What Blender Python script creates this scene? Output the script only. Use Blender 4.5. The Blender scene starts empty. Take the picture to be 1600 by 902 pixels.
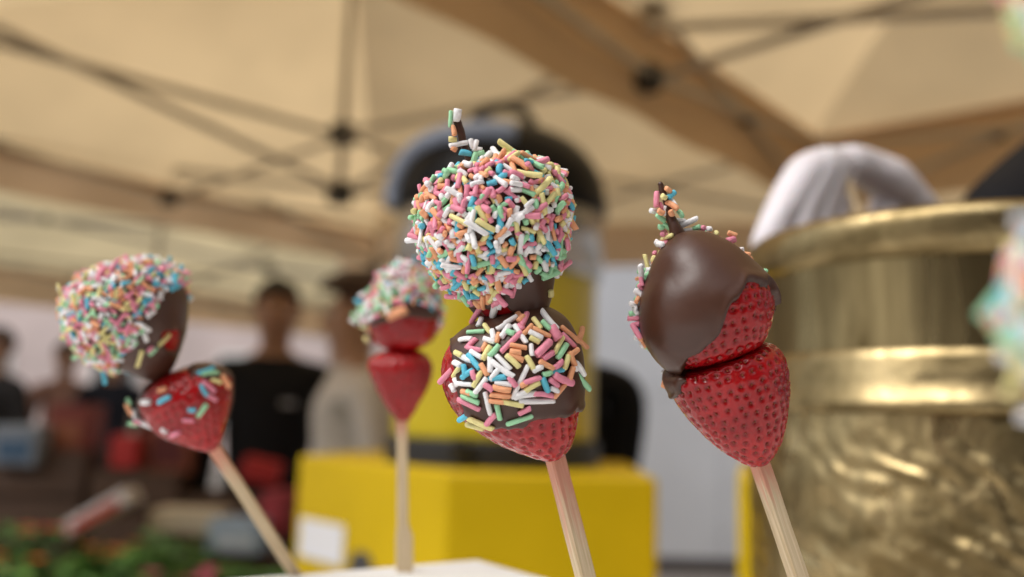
import bpy, bmesh, math, random
from mathutils import Vector, Matrix, noise
from mathutils.bvhtree import BVHTree
from mathutils.kdtree import KDTree

R_ = math.radians
rnd = random.Random(7)
scene = bpy.context.scene
col = scene.collection

# ------------------------------------------------------------------ camera
F = 1400.0                      # focal length in photo pixels (1600 wide)
CAMP = Vector((0, 0, 1.2))
PITCH = math.atan(199 / F)
ROLL = R_(1.7)
fw = Vector((0, math.cos(PITCH), math.sin(PITCH)))
up0 = Vector((0, -math.sin(PITCH), math.cos(PITCH)))
rt0 = Vector((1, 0, 0))
RT = rt0 * math.cos(ROLL) + up0 * math.sin(ROLL)
UP = up0 * math.cos(ROLL) - rt0 * math.sin(ROLL)
CROT = Matrix((RT, UP, -fw)).transposed()
cam_d = bpy.data.cameras.new('camera')
cam = bpy.data.objects.new('camera', cam_d)
col.objects.link(cam)
cam.matrix_world = Matrix.Translation(CAMP) @ CROT.to_4x4()
cam_d.sensor_width = 36
cam_d.lens = F / 1600 * 36
cam_d.clip_start = 0.005
cam_d.clip_end = 1000
cam_d.dof.use_dof = True
cam_d.dof.focus_distance = 0.216
cam_d.dof.aperture_fstop = 6.0
cam_d.dof.aperture_blades = 0
scene.camera = cam

# ------------------------------------------------------------------ world, sun, exposure
SUN_EL, SUN_AZ = R_(52), R_(235)       # azimuth clockwise from +Y: behind the camera, to the left
w = bpy.data.worlds.new('World'); scene.world = w; w.use_nodes = True
nt = w.node_tree; nt.nodes.clear()
sky = nt.nodes.new('ShaderNodeTexSky'); sky.sky_type = 'NISHITA'; sky.sun_disc = False
sky.sun_elevation = SUN_EL; sky.sun_rotation = SUN_AZ
sky.air_density = 1.0; sky.dust_density = 6.0; sky.ozone_density = 0.6
hs = nt.nodes.new('ShaderNodeHueSaturation'); hs.inputs['Saturation'].default_value = 0.3
bg = nt.nodes.new('ShaderNodeBackground'); bg.inputs['Strength'].default_value = 0.15
wo = nt.nodes.new('ShaderNodeOutputWorld')
nt.links.new(sky.outputs[0], hs.inputs['Color']); nt.links.new(hs.outputs[0], bg.inputs[0]); nt.links.new(bg.outputs[0], wo.inputs[0])
sun_d = bpy.data.lights.new('sun', 'SUN'); sun_d.energy = .6; sun_d.angle = R_(30); sun_d.color = (1, .98, .95)
sun = bpy.data.objects.new('sun', sun_d); col.objects.link(sun)
sdir = Vector((math.sin(SUN_AZ) * math.cos(SUN_EL), math.cos(SUN_AZ) * math.cos(SUN_EL), math.sin(SUN_EL)))
sun.rotation_euler = sdir.to_track_quat('Z', 'Y').to_euler()
vs = scene.view_settings
vs.view_transform = 'Standard'; vs.look = 'None'; vs.gamma = 1; vs.use_curve_mapping = False
vs.exposure = 0.2
scene.cycles.max_bounces = 8
scene.cycles.transparent_max_bounces = 16
scene.cycles.use_denoising = True

# ------------------------------------------------------------------ pixel helpers (photo pixels -> directions)
def D(px, py):
    return RT * ((px - 800) / F) + UP * ((451 - py) / F) + fw
def P(px, py, d):
    return CAMP + D(px, py) * d
def PZ(px, py, z):              # where the pixel's ray meets the height z
    v = D(px, py)
    return CAMP + v * ((z - CAMP.z) / v.z)
def PX(p):                      # back to pixels
    q = CROT.transposed() @ (Vector(p) - CAMP)
    return 800 + F * q.x / -q.z, 451 - F * q.y / -q.z

# ------------------------------------------------------------------ materials
MATS = {}
def mat(name, color, rough=0.5, metal=0.0, spec=0.5, var=0.0, vscale=30.0, vstretch=(1, 1, 1), bump=0.0, bscale=60.0, bdist=0.001,
        sss=0.0, sssr=(1, .3, .2), sscale=0.003, coat=0.0, color2=None, rvar=0.0, sheen=0.0):
    if name in MATS: return MATS[name]
    m = bpy.data.materials.new(name); m.use_nodes = True
    n = m.node_tree.nodes; l = m.node_tree.links
    b = n['Principled BSDF']
    b.inputs['Base Color'].default_value = (*color, 1)
    b.inputs['Roughness'].default_value = rough
    b.inputs['Metallic'].default_value = metal
    b.inputs['Specular IOR Level'].default_value = spec
    b.inputs['Coat Weight'].default_value = coat
    b.inputs['Coat Roughness'].default_value = 0.12
    b.inputs['Sheen Weight'].default_value = sheen
    if sss:
        b.inputs['Subsurface Weight'].default_value = sss
        b.inputs['Subsurface Radius'].default_value = sssr
        b.inputs['Subsurface Scale'].default_value = sscale
    tc = n.new('ShaderNodeTexCoord')
    if var or rvar:
        mp = n.new('ShaderNodeMapping'); mp.inputs['Scale'].default_value = vstretch
        nz = n.new('ShaderNodeTexNoise'); nz.inputs['Scale'].default_value = vscale; nz.inputs['Detail'].default_value = 5
        l.new(tc.outputs['Object'], mp.inputs[0]); l.new(mp.outputs[0], nz.inputs[0])
        if var:
            c2 = color2 or tuple(max(0, c * (1 - var)) for c in color)
            rp = n.new('ShaderNodeValToRGB')
            rp.color_ramp.elements[0].position = 0.32; rp.color_ramp.elements[1].position = 0.68
            rp.color_ramp.elements[0].color = (*c2, 1)
            rp.color_ramp.elements[1].color = (*(color if color2 else tuple(min(1, c * (1 + var * .6)) for c in color)), 1)
            l.new(nz.outputs['Fac'], rp.inputs[0]); l.new(rp.outputs[0], b.inputs['Base Color'])
        if rvar:
            mr = n.new('ShaderNodeMapRange'); mr.inputs[1].default_value = .3; mr.inputs[2].default_value = .7
            mr.inputs[3].default_value = max(.02, rough - rvar); mr.inputs[4].default_value = min(1, rough + rvar)
            l.new(nz.outputs['Fac'], mr.inputs[0]); l.new(mr.outputs[0], b.inputs['Roughness'])
    if bump:
        bz = n.new('ShaderNodeTexNoise'); bz.inputs['Scale'].default_value = bscale; bz.inputs['Detail'].default_value = 4
        bp = n.new('ShaderNodeBump'); bp.inputs['Strength'].default_value = bump; bp.inputs['Distance'].default_value = bdist
        l.new(tc.outputs['Object'], bz.inputs[0]); l.new(bz.outputs['Fac'], bp.inputs['Height']); l.new(bp.outputs[0], b.inputs['Normal'])
    MATS[name] = m
    return m

def canvas_mat(name, color, trans=0.5):
    m = bpy.data.materials.new(name); m.use_nodes = True
    n = m.node_tree.nodes; l = m.node_tree.links; n.clear()
    o = n.new('ShaderNodeOutputMaterial'); mx = n.new('ShaderNodeMixShader'); mx.inputs[0].default_value = trans
    d = n.new('ShaderNodeBsdfDiffuse'); t = n.new('ShaderNodeBsdfTranslucent')
    tc = n.new('ShaderNodeTexCoord'); nz = n.new('ShaderNodeTexNoise'); nz.inputs['Scale'].default_value = 1.6; nz.inputs['Detail'].default_value = 6
    rp = n.new('ShaderNodeValToRGB')
    rp.color_ramp.elements[0].position = .3; rp.color_ramp.elements[1].position = .7
    rp.color_ramp.elements[0].color = (*(c * .80 for c in color), 1); rp.color_ramp.elements[1].color = (*color, 1)
    l.new(tc.outputs['Object'], nz.inputs[0]); l.new(nz.outputs['Fac'], rp.inputs[0])
    l.new(rp.outputs[0], d.inputs[0]); l.new(rp.outputs[0], t.inputs[0])
    l.new(d.outputs[0], mx.inputs[1]); l.new(t.outputs[0], mx.inputs[2]); l.new(mx.outputs[0], o.inputs[0])
    MATS[name] = m
    return m

def glass_mat(name, tint=(1, 1, 1), rough=0.03):
    m = bpy.data.materials.new(name); m.use_nodes = True
    n = m.node_tree.nodes; l = m.node_tree.links; n.clear()
    o = n.new('ShaderNodeOutputMaterial'); mx = n.new('ShaderNodeMixShader')
    t = n.new('ShaderNodeBsdfTransparent'); t.inputs[0].default_value = (*tint, 1)
    g = n.new('ShaderNodeBsdfGlossy'); g.inputs['Roughness'].default_value = rough
    lw = n.new('ShaderNodeLayerWeight'); lw.inputs[0].default_value = .5
    l.new(lw.outputs['Facing'], mx.inputs[0]); l.new(t.outputs[0], mx.inputs[1]); l.new(g.outputs[0], mx.inputs[2]); l.new(mx.outputs[0], o.inputs[0])
    return m

# ------------------------------------------------------------------ object helpers
def obj(name, me, m=None, parent=None, mw=None, smooth=None):
    if isinstance(me, bmesh.types.BMesh):
        bm = me; me = bpy.data.meshes.new(name); bm.normal_update(); bm.to_mesh(me); bm.free()
    if smooth is not None:
        me.polygons.foreach_set('use_smooth', [smooth] * len(me.polygons))
    o = bpy.data.objects.new(name, me)
    if m is not None and not me.materials:
        for mm in (m if isinstance(m, (list, tuple)) else [m]): me.materials.append(mm)
    col.objects.link(o)
    if mw is not None: o.matrix_world = mw
    if parent is not None:
        o.parent = parent
        o.matrix_parent_inverse = Matrix(parent['_mw']).inverted() if '_mw' in parent else parent.matrix_world.inverted()
    return o
ROOTS = []
def thing(name, label, cat, loc=(0, 0, 0), group=None):
    o = bpy.data.objects.new(name, None); col.objects.link(o)
    o.location = loc; o.empty_display_size = .05
    o.matrix_world = Matrix.Translation(Vector(loc))
    tag(o, label, cat, group)
    return o
def tag(o, label, cat, group=None):
    o['label'] = label; o['category'] = cat
    if group: o['group'] = group
    return o
def struct(o):
    o['kind'] = 'structure'; return o

def box(bm, c, s, rot=None, bev=0.0):
    r = bmesh.ops.create_cube(bm, size=1)
    vs_ = r['verts']
    M = Matrix.Translation(Vector(c)) @ (rot.to_4x4() if rot is not None else Matrix.Identity(4)) @ Matrix.Diagonal((*s, 1))
    bmesh.ops.transform(bm, matrix=M, verts=vs_)
    if bev:
        es = list({e for v in vs_ for e in v.link_edges})
        bmesh.ops.bevel(bm, geom=es, offset=bev, segments=2, affect='EDGES', profile=.5)
    return bm
def boxo(name, c, s, m, parent=None, rot=None, bev=0.0):
    return obj(name, box(bmesh.new(), c, s, rot, bev), m, parent)
def basis(dirv, hint=Vector((0, 0, 1))):
    z = dirv.normalized()
    if abs(z.dot(hint)) > .98: hint = Vector((1, 0, 0))
    x = hint.cross(z).normalized(); y = z.cross(x)
    return Matrix((x, y, z)).transposed()
def bar(bm, a, b, wd, ht=None, bev=0.0):
    a = Vector(a); b = Vector(b)
    return box(bm, (a + b) / 2, (wd, ht or wd, (b - a).length), basis(b - a), bev)
def tube(bm, pts, rad, n=10, cap=True):
    pts = [Vector(p) for p in pts]
    if not isinstance(rad, (list, tuple)): rad = [rad] * len(pts)
    rings = []
    B = None
    for i, p in enumerate(pts):
        t = (pts[min(i + 1, len(pts) - 1)] - pts[max(i - 1, 0)]).normalized()
        if B is None: B = basis(t)
        else:
            x = B.col[0] - t * B.col[0].dot(t); x.normalize()
            B = Matrix((x, t.cross(x), t)).transposed()
        rings.append([bm.verts.new(p + B @ Vector((math.cos(2 * math.pi * k / n) * rad[i], math.sin(2 * math.pi * k / n) * rad[i], 0))) for k in range(n)])
    for a, b in zip(rings, rings[1:]):
        for k in range(n): bm.faces.new((a[k], a[(k + 1) % n], b[(k + 1) % n], b[k]))
    if cap:
        bm.faces.new(rings[0][::-1]); bm.faces.new(rings[-1])
    return bm
def lathe(bm, prof, n=48, c=(0, 0, 0)):
    c = Vector(c); rings = []
    for r, z in prof:
        if r < 1e-6: rings.append([bm.verts.new(c + Vector((0, 0, z)))])
        else: rings.append([bm.verts.new(c + Vector((r * math.cos(2 * math.pi * k / n), r * math.sin(2 * math.pi * k / n), z))) for k in range(n)])
    for a, b in zip(rings, rings[1:]):
        for k in range(n):
            k2 = (k + 1) % n
            if len(a) == 1 and len(b) == 1: continue
            if len(a) == 1: bm.faces.new((a[0], b[k2], b[k]))
            elif len(b) == 1: bm.faces.new((a[k], a[k2], b[0]))
            else: bm.faces.new((a[k], a[k2], b[k2], b[k]))
    bmesh.ops.recalc_face_normals(bm, faces=bm.faces)
    return bm
def quad_sheet(bm, a, b, c, d, nu=1, nv=1, fn=None):
    a, b, c, d = map(Vector, (a, b, c, d)); g = []
    for j in range(nv + 1):
        row = []
        for i in range(nu + 1):
            u, v = i / nu, j / nv
            p = a.lerp(b, u).lerp(d.lerp(c, u), v)
            if fn: p = p + fn(u, v)
            row.append(bm.verts.new(p))
        g.append(row)
    for j in range(nv):
        for i in range(nu): bm.faces.new((g[j][i], g[j][i + 1], g[j + 1][i + 1], g[j + 1][i]))
    return bm
def skin(nodes, edges, sub=2, root=0, name='skin'):
    """nodes: list of (pos, (rx, ry)) -> mesh grown by Skin + Subdivision"""
    me = bpy.data.meshes.new(name); me.from_pydata([tuple(p) for p, r in nodes], edges, [])
    o = bpy.data.objects.new(name, me); col.objects.link(o)
    sm = o.modifiers.new('s', 'SKIN'); sm.use_smooth_shade = True; sm.branch_smoothing = .6
    for i, (p, r) in enumerate(nodes):
        r = r if isinstance(r, (tuple, list)) else (r, r)
        me.skin_vertices[0].data[i].radius = r
        me.skin_vertices[0].data[i].use_root = (i == root)
    if sub:
        ss = o.modifiers.new('d', 'SUBSURF'); ss.levels = sub; ss.render_levels = sub
    dg = bpy.context.evaluated_depsgraph_get(); dg.update()
    out = bpy.data.meshes.new_from_object(o.evaluated_get(dg))
    bpy.data.objects.remove(o); bpy.data.meshes.remove(me)
    out.name = name
    out.polygons.foreach_set('use_smooth', [True] * len(out.polygons))
    return out

def poly_smooth(pts, n=8):
    out = []; m = len(pts)
    for i in range(m):
        p0, p1, p2, p3 = (Vector(pts[(i + k - 1) % m]) for k in range(4))
        for j in range(n):
            t = j / n
            out.append(.5 * ((2 * p1) + (p2 - p0) * t + (2 * p0 - 5 * p1 + 4 * p2 - p3) * t * t + (3 * p1 - p0 - 3 * p2 + p3) * t ** 3))
    return out
# ------------------------------------------------------------------ palette of materials
canvas = canvas_mat('tan_canvas', (.81, .605, .34), .56)
canvas_brown = canvas_mat('brown_canvas', (.74, .52, .31), .52)
canvas_pale = canvas_mat('pale_canvas', (.74, .62, .38), .5)
steel = mat('grey_steel', (.42, .38, .33), .5, .4, var=.15, vscale=8)
joint_m = mat('black_plastic_joint', (.02, .02, .02), .5)
ground_m = mat('paving', (.20, .18, .16), .85, var=.3, vscale=3, bump=.4, bscale=30, bdist=.01)

# ================================================================== SETTING
bm = bmesh.new(); quad_sheet(bm, (-150, -150, 0), (150, -150, 0), (150, 150, 0), (-150, 150, 0))
struct(obj('ground', bm, ground_m))

# ---------------------------------------------------------------- tents
U = Vector((.643, .766, 0)).normalized(); N = Vector((U.y, -U.x, 0))
def un(u, n, z): return U * u + N * n + Vector((0, 0, z))
def tent(label, u0, u1, n0, n1, uh, eave=2.5, peak=3.2, drop=.34, sides=('n0', 'n1', 'u0', 'u1'), legs=((0, 0), (0, 1), (1, 0), (1, 1)), cm=None, vm=None, truss=True, group=None, low=0.0):
    cm = cm or canvas; vm = vm or canvas_brown
    nh = (n0 + n1) / 2
    t = thing('market_tent', label, 'tent', un(uh, nh, 0), group)
    def f(u, n, z): return un(u, n, z)
    cor = [f(u0, n0, eave - low), f(u1, n0, eave - low), f(u1, n1, eave), f(u0, n1, eave)]
    pk = f(uh, nh, peak)
    for i in range(4):
        a, b = cor[i], cor[(i + 1) % 4]
        bm = bmesh.new(); K = 10; g = []
        for j in range(K + 1):
            v = j / K; row = []
            for k in range(K + 1):
                p = a.lerp(b, k / K).lerp(pk, v)
                p.z -= .07 * math.sin(math.pi * v) * math.sin(math.pi * k / K) + .015 * noise.noise(p * 2)
                row.append(bm.verts.new(p))
            g.append(row)
        for j in range(K):
            for k in range(K): bm.faces.new((g[j][k], g[j][k + 1], g[j + 1][k + 1], g[j + 1][k]))
        bmesh.ops.remove_doubles(bm, verts=bm.verts, dist=1e-4)
        obj('roof_panel', bm, cm, t, smooth=True)
    ends = {'n0': (cor[0], cor[1], -N), 'n1': (cor[2], cor[3], N), 'u0': (cor[3], cor[0], -U), 'u1': (cor[1], cor[2], U)}
    for s in sides:
        a, b, od = ends[s]; bm = bmesh.new()
        def wave(u, v, L=(b - a).length, od=od):
            return od * (.012 * math.sin(u * L * 9) * (1 - v) + .012)
        dz = Vector((0, 0, drop - (low if s == 'n0' else 0)))
        quad_sheet(bm, a - dz, b - dz, b + Vector((0, 0, .01)), a + Vector((0, 0, .01)), 40, 3, wave)
        obj('valance', bm, vm, t, smooth=True)
        bm = bmesh.new(); bar(bm, a - od * .03 - Vector((0, 0, .03)), b - od * .03 - Vector((0, 0, .03)), .012, .03); obj('hem_bar', bm, vm, t)
    for (i, j) in legs:
        uu = u1 - .05 if i else u0 + .05; nn = n1 - .05 if j else n0 + .05
        bm = bmesh.new(); bar(bm, f(uu, nn, 0), f(uu, nn, eave - .02 - (0 if j else low)), .04, bev=.004); obj('leg', bm, steel, t)
        bm = bmesh.new(); box(bm, f(uu, nn, eave - .04), (.06, .06, .075), basis(Vector((0, 0, 1)), U), .006); obj('joint', bm, joint_m, t)
        bm = bmesh.new(); box(bm, f(uu, nn, eave - .36), (.06, .06, .06), basis(Vector((0, 0, 1)), U), .006); obj('joint', bm, joint_m, t)
        bm = bmesh.new(); box(bm, f(uu, nn, .006), (.11, .11, .012), basis(Vector((0, 0, 1)), U)); obj('foot_plate', bm, steel, t)
    if not truss: return t
    def jt(p, s=.075):
        bm = bmesh.new(); box(bm, p, (s, s, s * 1.1), basis(Vector((0, 0, 1)), U), .008); obj('joint', bm, joint_m, t)
    def br(a, b, off=Vector((0, 0, 0))):
        bm = bmesh.new(); bar(bm, a + off, b + off, .014, .028, .002); obj('truss_bar', bm, steel, t)
    m = .06
    mids = [f(uh, n0 + m, 0), f(uh, n1 - m, 0), f(u0 + m, nh, 0), f(u1 - m, nh, 0)]
    ct = [f(u0 + m, n0 + m, 0), f(u1 - m, n0 + m, 0), f(u1 - m, n1 - m, 0), f(u0 + m, n1 - m, 0)]
    sidecor = [(0, 1), (2, 3), (0, 3), (1, 2)]
    zt, zb = eave + .07, eave - .21
    for k in range(4):
        M_ = mids[k]
        jt(M_ + Vector((0, 0, zt))); jt(M_ + Vector((0, 0, zb)))
        inn = (un(uh, nh, 0) - M_).normalized() * .02
        for c in sidecor[k]:
            C_ = ct[c]
            br(C_ + Vector((0, 0, eave - .06)), M_ + Vector((0, 0, zb)), inn)
            br(C_ + Vector((0, 0, eave - .36)), M_ + Vector((0, 0, zt)), -inn * .2)
            x = (C_ + M_) / 2 + Vector((0, 0, eave - .14)); jt(x, .045)
        side = Vector((-inn.y, inn.x, 0)) 
        br(un(uh, nh, eave - .12), M_ + Vector((0, 0, zb)), side)
        br(un(uh, nh, eave - .37), M_ + Vector((0, 0, zt - .12)), -side)
    bm = bmesh.new(); bar(bm, un(uh, nh, eave - .42), un(uh, nh, peak - .02), .034, bev=.004); obj('king_post', bm, steel, t)
    jt(un(uh, nh, eave - .12), .085); jt(un(uh, nh, eave - .38), .085); jt(un(uh, nh, peak - .05), .09)
    return t
tent('tan canopy tent with brown valance over the yellow machine and the two men', .3, 3.9, -4.45, -1.5, 2.38, sides=('n0', 'n1', 'u0'), legs=((0, 0), (0, 1), (1, 0), (1, 1)), low=.13, group='market tents')
tent('tan canopy tent overhead on the right above the brass pot', .3, 3.9, -1.515, 1.5, 2.38, sides=('u1', 'n1'), legs=((0, 1), (1, 1)), group='market tents')
tent('pale far tent beyond the two men at the left edge', .6, 7.2, -9.0, -5.6, 3.9, eave=2.45, peak=3.0, cm=canvas_pale, sides=('n0', 'u1'), truss=True, group='market tents')
# canvas stretched from the back eave to a lower brown border behind the machine
t = thing('canvas_awning', 'tan canvas awning with brown hanging border behind the black machine lid', 'awning', (.4, 5.5, 0))
A0, A1 = Vector((-1.15, 5.95, 2.42)), Vector((3.3, 5.0, 2.42))
B0, B1 = un(3.93, -4.45, 2.52), un(3.93, 1.5, 2.52)
bm = bmesh.new(); quad_sheet(bm, A0, A1, B1, B0, 24, 10, lambda u, v: Vector((0, 0, .3 * math.sin(math.pi * v)))); obj('roof_panel', bm, canvas, t, smooth=True)
dz = Vector((0, 0, .27))
bm = bmesh.new(); quad_sheet(bm, A0 - dz, A1 - dz, A1, A0, 50, 3, lambda u, v: Vector((0, .015 * math.sin(u * 40), 0))); obj('border', bm, canvas_brown, t, smooth=True)
for p in (A0, A1):
    bm = bmesh.new(); bar(bm, Vector((p.x, p.y + .04, 0)), Vector((p.x, p.y + .04, 2.44)), .04); obj('pole', bm, steel, t)
bm = bmesh.new(); bar(bm, A0 + Vector((0, .04, 0)), A1 + Vector((0, .04, 0)), .03); obj('cross_bar', bm, steel, t)

# pale panel wall behind the machine
wallm = mat('pale_grey_panel', (.56, .58, .62), .45, var=.06, vscale=2)
t = thing('panel_wall', 'pale grey panelled partition wall behind the yellow machine', 'wall', (1.2, 7.4, 0))
wx0, wx1, wy = .3, 4.6, 7.4
for z0, z1 in ((.12, 1.395), (1.405, 2.6)):
    for k in range(3):
        a = wx0 + (wx1 - wx0) * k / 3; b = wx0 + (wx1 - wx0) * (k + 1) / 3
        boxo('panel', ((a + b) / 2, wy, (z0 + z1) / 2), (b - a - .008, .04, z1 - z0), wallm, t, bev=.004)
boxo('base_rail', ((wx0 + wx1) / 2, wy, .06), (wx1 - wx0, .06, .12), mat('dark_rail', (.06, .05, .05), .6), t)

# pale building far behind
bw = mat('pinkish_plaster', (.60, .50, .48), .9, var=.15, vscale=.6)
glassd = mat('dark_window_glass', (.03, .04, .05), .08)
def house(label, x0, x1, y, h, m, cols, seed, sg=1):
    r = random.Random(seed)
    t = thing('building', label, 'building', ((x0 + x1) / 2, y, 0))
    boxo('wall', ((x0 + x1) / 2, y + 3 * sg, h / 2), (x1 - x0, 6, h), m, t)
    nf = int(h // 3)
    for fl in range(nf):
        for k in range(cols):
            x = x0 + (x1 - x0) * (k + .5) / cols
            wn = boxo('window', (x, y + .0, 1.6 + fl * 3), (1.0, .06, 1.5), mat('white_frame', (.7, .7, .68), .5), t)
            boxo('pane', (x, y - .035 * sg, 1.6 + fl * 3), (.84, .02, 1.32), glassd, wn)
            boxo('sill', (x, y - .06 * sg, .8 + fl * 3), (1.15, .16, .06), MATS['white_frame'], wn)
    boxo('cornice', ((x0 + x1) / 2, y - .1 * sg, h), (x1 - x0 + .3, .5, .3), mat('stone_trim', (.5, .47, .42), .8), t)
house('pinkish plaster building far beyond the market tents', -15, 1, 19, 9, bw, 6, 1)
house('grey stone building beyond the panel wall', 1.5, 16, 22, 9, mat('grey_render', (.45, .44, .43), .9), 5, 2)

house('dark stone building added unseen behind the viewer to block low sky', -14, 12, -10, 8, mat('added_building_brown_stone', (.22, .18, .14), .9), 7, 3, -1)  # added out of view: blocks low sky and cuts the front light
# ================================================================== FOREGROUND SET
# white foam block in which the sticks stand
ZB = PZ(630, 893, CAMP.z - .063).z
c0 = PZ(752, 871, ZB); ea = (PZ(400, 898, ZB) - c0).normalized(); eb = Vector((-ea.y, ea.x, 0))
if eb.y > 0: eb = -eb
foam = mat('white_foam', (.86, .87, .88), .75, bump=.25, bscale=400, bdist=.0006, sss=.2, sscale=.004, sssr=(1, 1, 1))
t = thing('foam_block', 'white foam block holding the strawberry skewers', 'block', c0 + ea * .17 + eb * .17 - Vector((0, 0, .08)))
cc = c0 + (ea + eb) * .17
obj('foam_slab', box(bmesh.new(), (cc.x, cc.y, ZB - .04), (.34, .34, .08), Matrix((ea, eb, Vector((0, 0, 1)))).transposed(), .006), foam, t, smooth=True)
ZT = ZB - .08
# stall table
t = thing('stall_table', 'low stall table under the foam block and brass pot', 'table', (.2, .25, 0))
tw = mat('table_cloth_white', (.6, .6, .6), .8, var=.05, vscale=6)
boxo('table_top', (.15, .2, ZT - .021), (1.9, 1.0, .04), tw, t, bev=.006)
for sx in (-.72, 1.02):
    for sy in (-.22, .62):
        boxo('leg', (sx, sy, (ZT - .041) / 2), (.05, .05, ZT - .043), steel, t)

# ---------------------------------------------------------------- brass pot
def brass_mat(name, mode):
    m = bpy.data.materials.new(name); m.use_nodes = True
    n = m.node_tree.nodes; l = m.node_tree.links; b = n['Principled BSDF']
    b.inputs['Metallic'].default_value = 1
    tc = n.new('ShaderNodeTexCoord')
    mp = n.new('ShaderNodeMapping'); l.new(tc.outputs['Object'], mp.inputs[0])
    mp.inputs['Scale'].default_value = {'neck': (1, 1, .12), 'rim': (1, 1, 1), 'body': (1, 1, .8)}[mode]
    nz = n.new('ShaderNodeTexNoise'); nz.inputs['Scale'].default_value = {'neck': 38, 'rim': 22, 'body': 34}[mode]; nz.inputs['Detail'].default_value = 6; nz.inputs['Roughness'].default_value = .6
    nz.inputs['Distortion'].default_value = .8
    l.new(mp.outputs[0], nz.inputs[0])
    rp = n.new('ShaderNodeValToRGB'); e = rp.color_ramp.elements
    e[0].position = .30; e[0].color = (.09, .064, .026, 1) if mode == 'neck' else (.13, .095, .04, 1)
    e[1].position = .62; e[1].color = (.36, .28, .14, 1) if mode == 'neck' else (.50, .385, .195, 1)
    l.new(nz.outputs['Fac'], rp.inputs[0]); l.new(rp.outputs[0], b.inputs['Base Color'])
    mr = n.new('ShaderNodeMapRange'); mr.inputs[1].default_value = .3; mr.inputs[2].default_value = .65; mr.inputs[3].default_value = .46; mr.inputs[4].default_value = .24
    l.new(nz.outputs['Fac'], mr.inputs[0]); l.new(mr.outputs[0], b.inputs['Roughness'])
    bz = n.new('ShaderNodeTexNoise'); bz.inputs['Scale'].default_value = {'neck': 60, 'rim': 50, 'body': 60}[mode]; bz.inputs['Detail'].default_value = 2
    l.new(mp.outputs[0], bz.inputs[0])
    bp = n.new('ShaderNodeBump'); bp.inputs['Strength'].default_value = {'neck': .25, 'rim': .3, 'body': .7}[mode]; bp.inputs['Distance'].default_value = .004
    l.new(bz.outputs['Fac'], bp.inputs['Height']); l.new(bp.outputs[0], b.inputs['Normal'])
    return m
RP = .12
ang = R_(27); DC = 4.73 * RP
pc = Vector((DC * math.sin(ang), DC * math.cos(ang), 0))
PZT = PZ(1600, 308, 2).z  # placeholder height, replaced below
nd = D(1600, 308); r2 = nd.xy.normalized()
# nearest rim point on the ray through (1600, 308)
bq = pc.xy.dot(r2); disc = max(0, bq * bq - (pc.xy.dot(pc.xy) - RP * RP)); hit = bq - math.sqrt(disc)
PZT = CAMP.z + nd.z / nd.xy.length * hit
def zp(px, py):        # height of the pot wall where it faces the camera at that pixel
    v = D(px, py); q = v.xy.normalized(); RW = RP * .955
    b_ = pc.xy.dot(q); dd = max(0, b_ * b_ - (pc.xy.dot(pc.xy) - RW * RW)); h_ = b_ - math.sqrt(dd)
    return CAMP.z + v.z / v.xy.length * h_
zr = zp(1500, 390); zb1 = zp(1450, 548); zb2 = zp(1450, 634)
pot = thing('brass_pot', 'large hammered brass pot with a rolled rim on the right', 'pot', (pc.x, pc.y, ZT))
rim_p = [(RP * .93, PZT - .012), (RP * .955, PZT - .002), (RP * .975, PZT), (RP * .995, PZT - .003), (RP, PZT - .007), (RP * .995, zr + .006), (RP * .98, zr + .001), (RP * .958, zr - .001), (RP * .94, zr - .002)]
def hammered(bm, amp, sc):
    for v in bm.verts:
        p = v.co - pc; rr = Vector((p.x, p.y, 0)).normalized()
        v.co += rr * amp * noise.noise(Vector((v.co.x, v.co.y, v.co.z)) * sc)
bm = lathe(bmesh.new(), rim_p, 128, pc); hammered(bm, .0012, 30)
obj('rim', bm, brass_mat('brass_rim', 'rim'), pot, smooth=True)
H = 14
bm = lathe(bmesh.new(), [(RP * (.95 - .004 * math.sin(math.pi * k / H)), zr + .004 + (zb1 - zr - .004) * k / H) for k in range(H + 1)], 128, pc); hammered(bm, .001, 24)
obj('neck', bm, brass_mat('brass_neck', 'neck'), pot, smooth=True)
bm = lathe(bmesh.new(), [(RP * .945, zb1 + .002), (RP * .962, zb1), (RP * .968, zb1 - .003), (RP * .975, (zb1 + zb2) / 2), (RP * .985, zb2 + .005), (RP * 1.0, zb2 + .002), (RP * 1.002, zb2 - .0005), (RP * .99, zb2 - .003), (RP * .945, zb2 - .004)], 128, pc); hammered(bm, .0007, 24)
obj('band', bm, MATS.setdefault('brass_band', brass_mat('brass_band', 'rim')), pot, smooth=True)
bm = bmesh.new(); prof = [(RP * .955, zb2 - .002)]
for k in range(1, 100):
    z = zb2 - .002 + (ZT + .012 - zb2 + .002) * k / 99
    prof.append((RP * (.955 + .035 * math.sin(math.pi * k / 99)), z))
prof += [(RP * .90, ZT + .001), (0, ZT + .001)]
lathe(bm, prof, 420, pc)
for v in bm.verts:
    if v.co.z > ZT + .004:
        p = v.co - pc; rr = Vector((p.x, p.y, 0)).normalized()
        aa = math.atan2(p.y, p.x) * RP; wz = .011 * noise.noise(v.co * 38); wa = .011 * noise.noise(v.co * 38 + Vector((9, 4, 2)))
        fade = max(0, min(1, (zb2 - .012 - v.co.z) / .02))
        leaf = math.sin(2 * math.pi * ((aa + wa) * .55 + (v.co.z + wz) * .85) / .013) * (.5 + .5 * noise.noise(v.co * 30 + Vector((3, 3, 3))))
        v.co += rr * (.0008 * leaf * fade + .0010 * noise.noise(v.co * 80) + .0018 * noise.noise(v.co * 26))
obj('body', bm, brass_mat('brass_body', 'body'), pot, smooth=True)
bm = lathe(bmesh.new(), [(RP * .935, PZT - .01), (RP * .93, ZT + .03), (0, ZT + .02)], 64, pc); obj('inner_wall', bm, MATS['brass_band'], pot, smooth=True)
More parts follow.
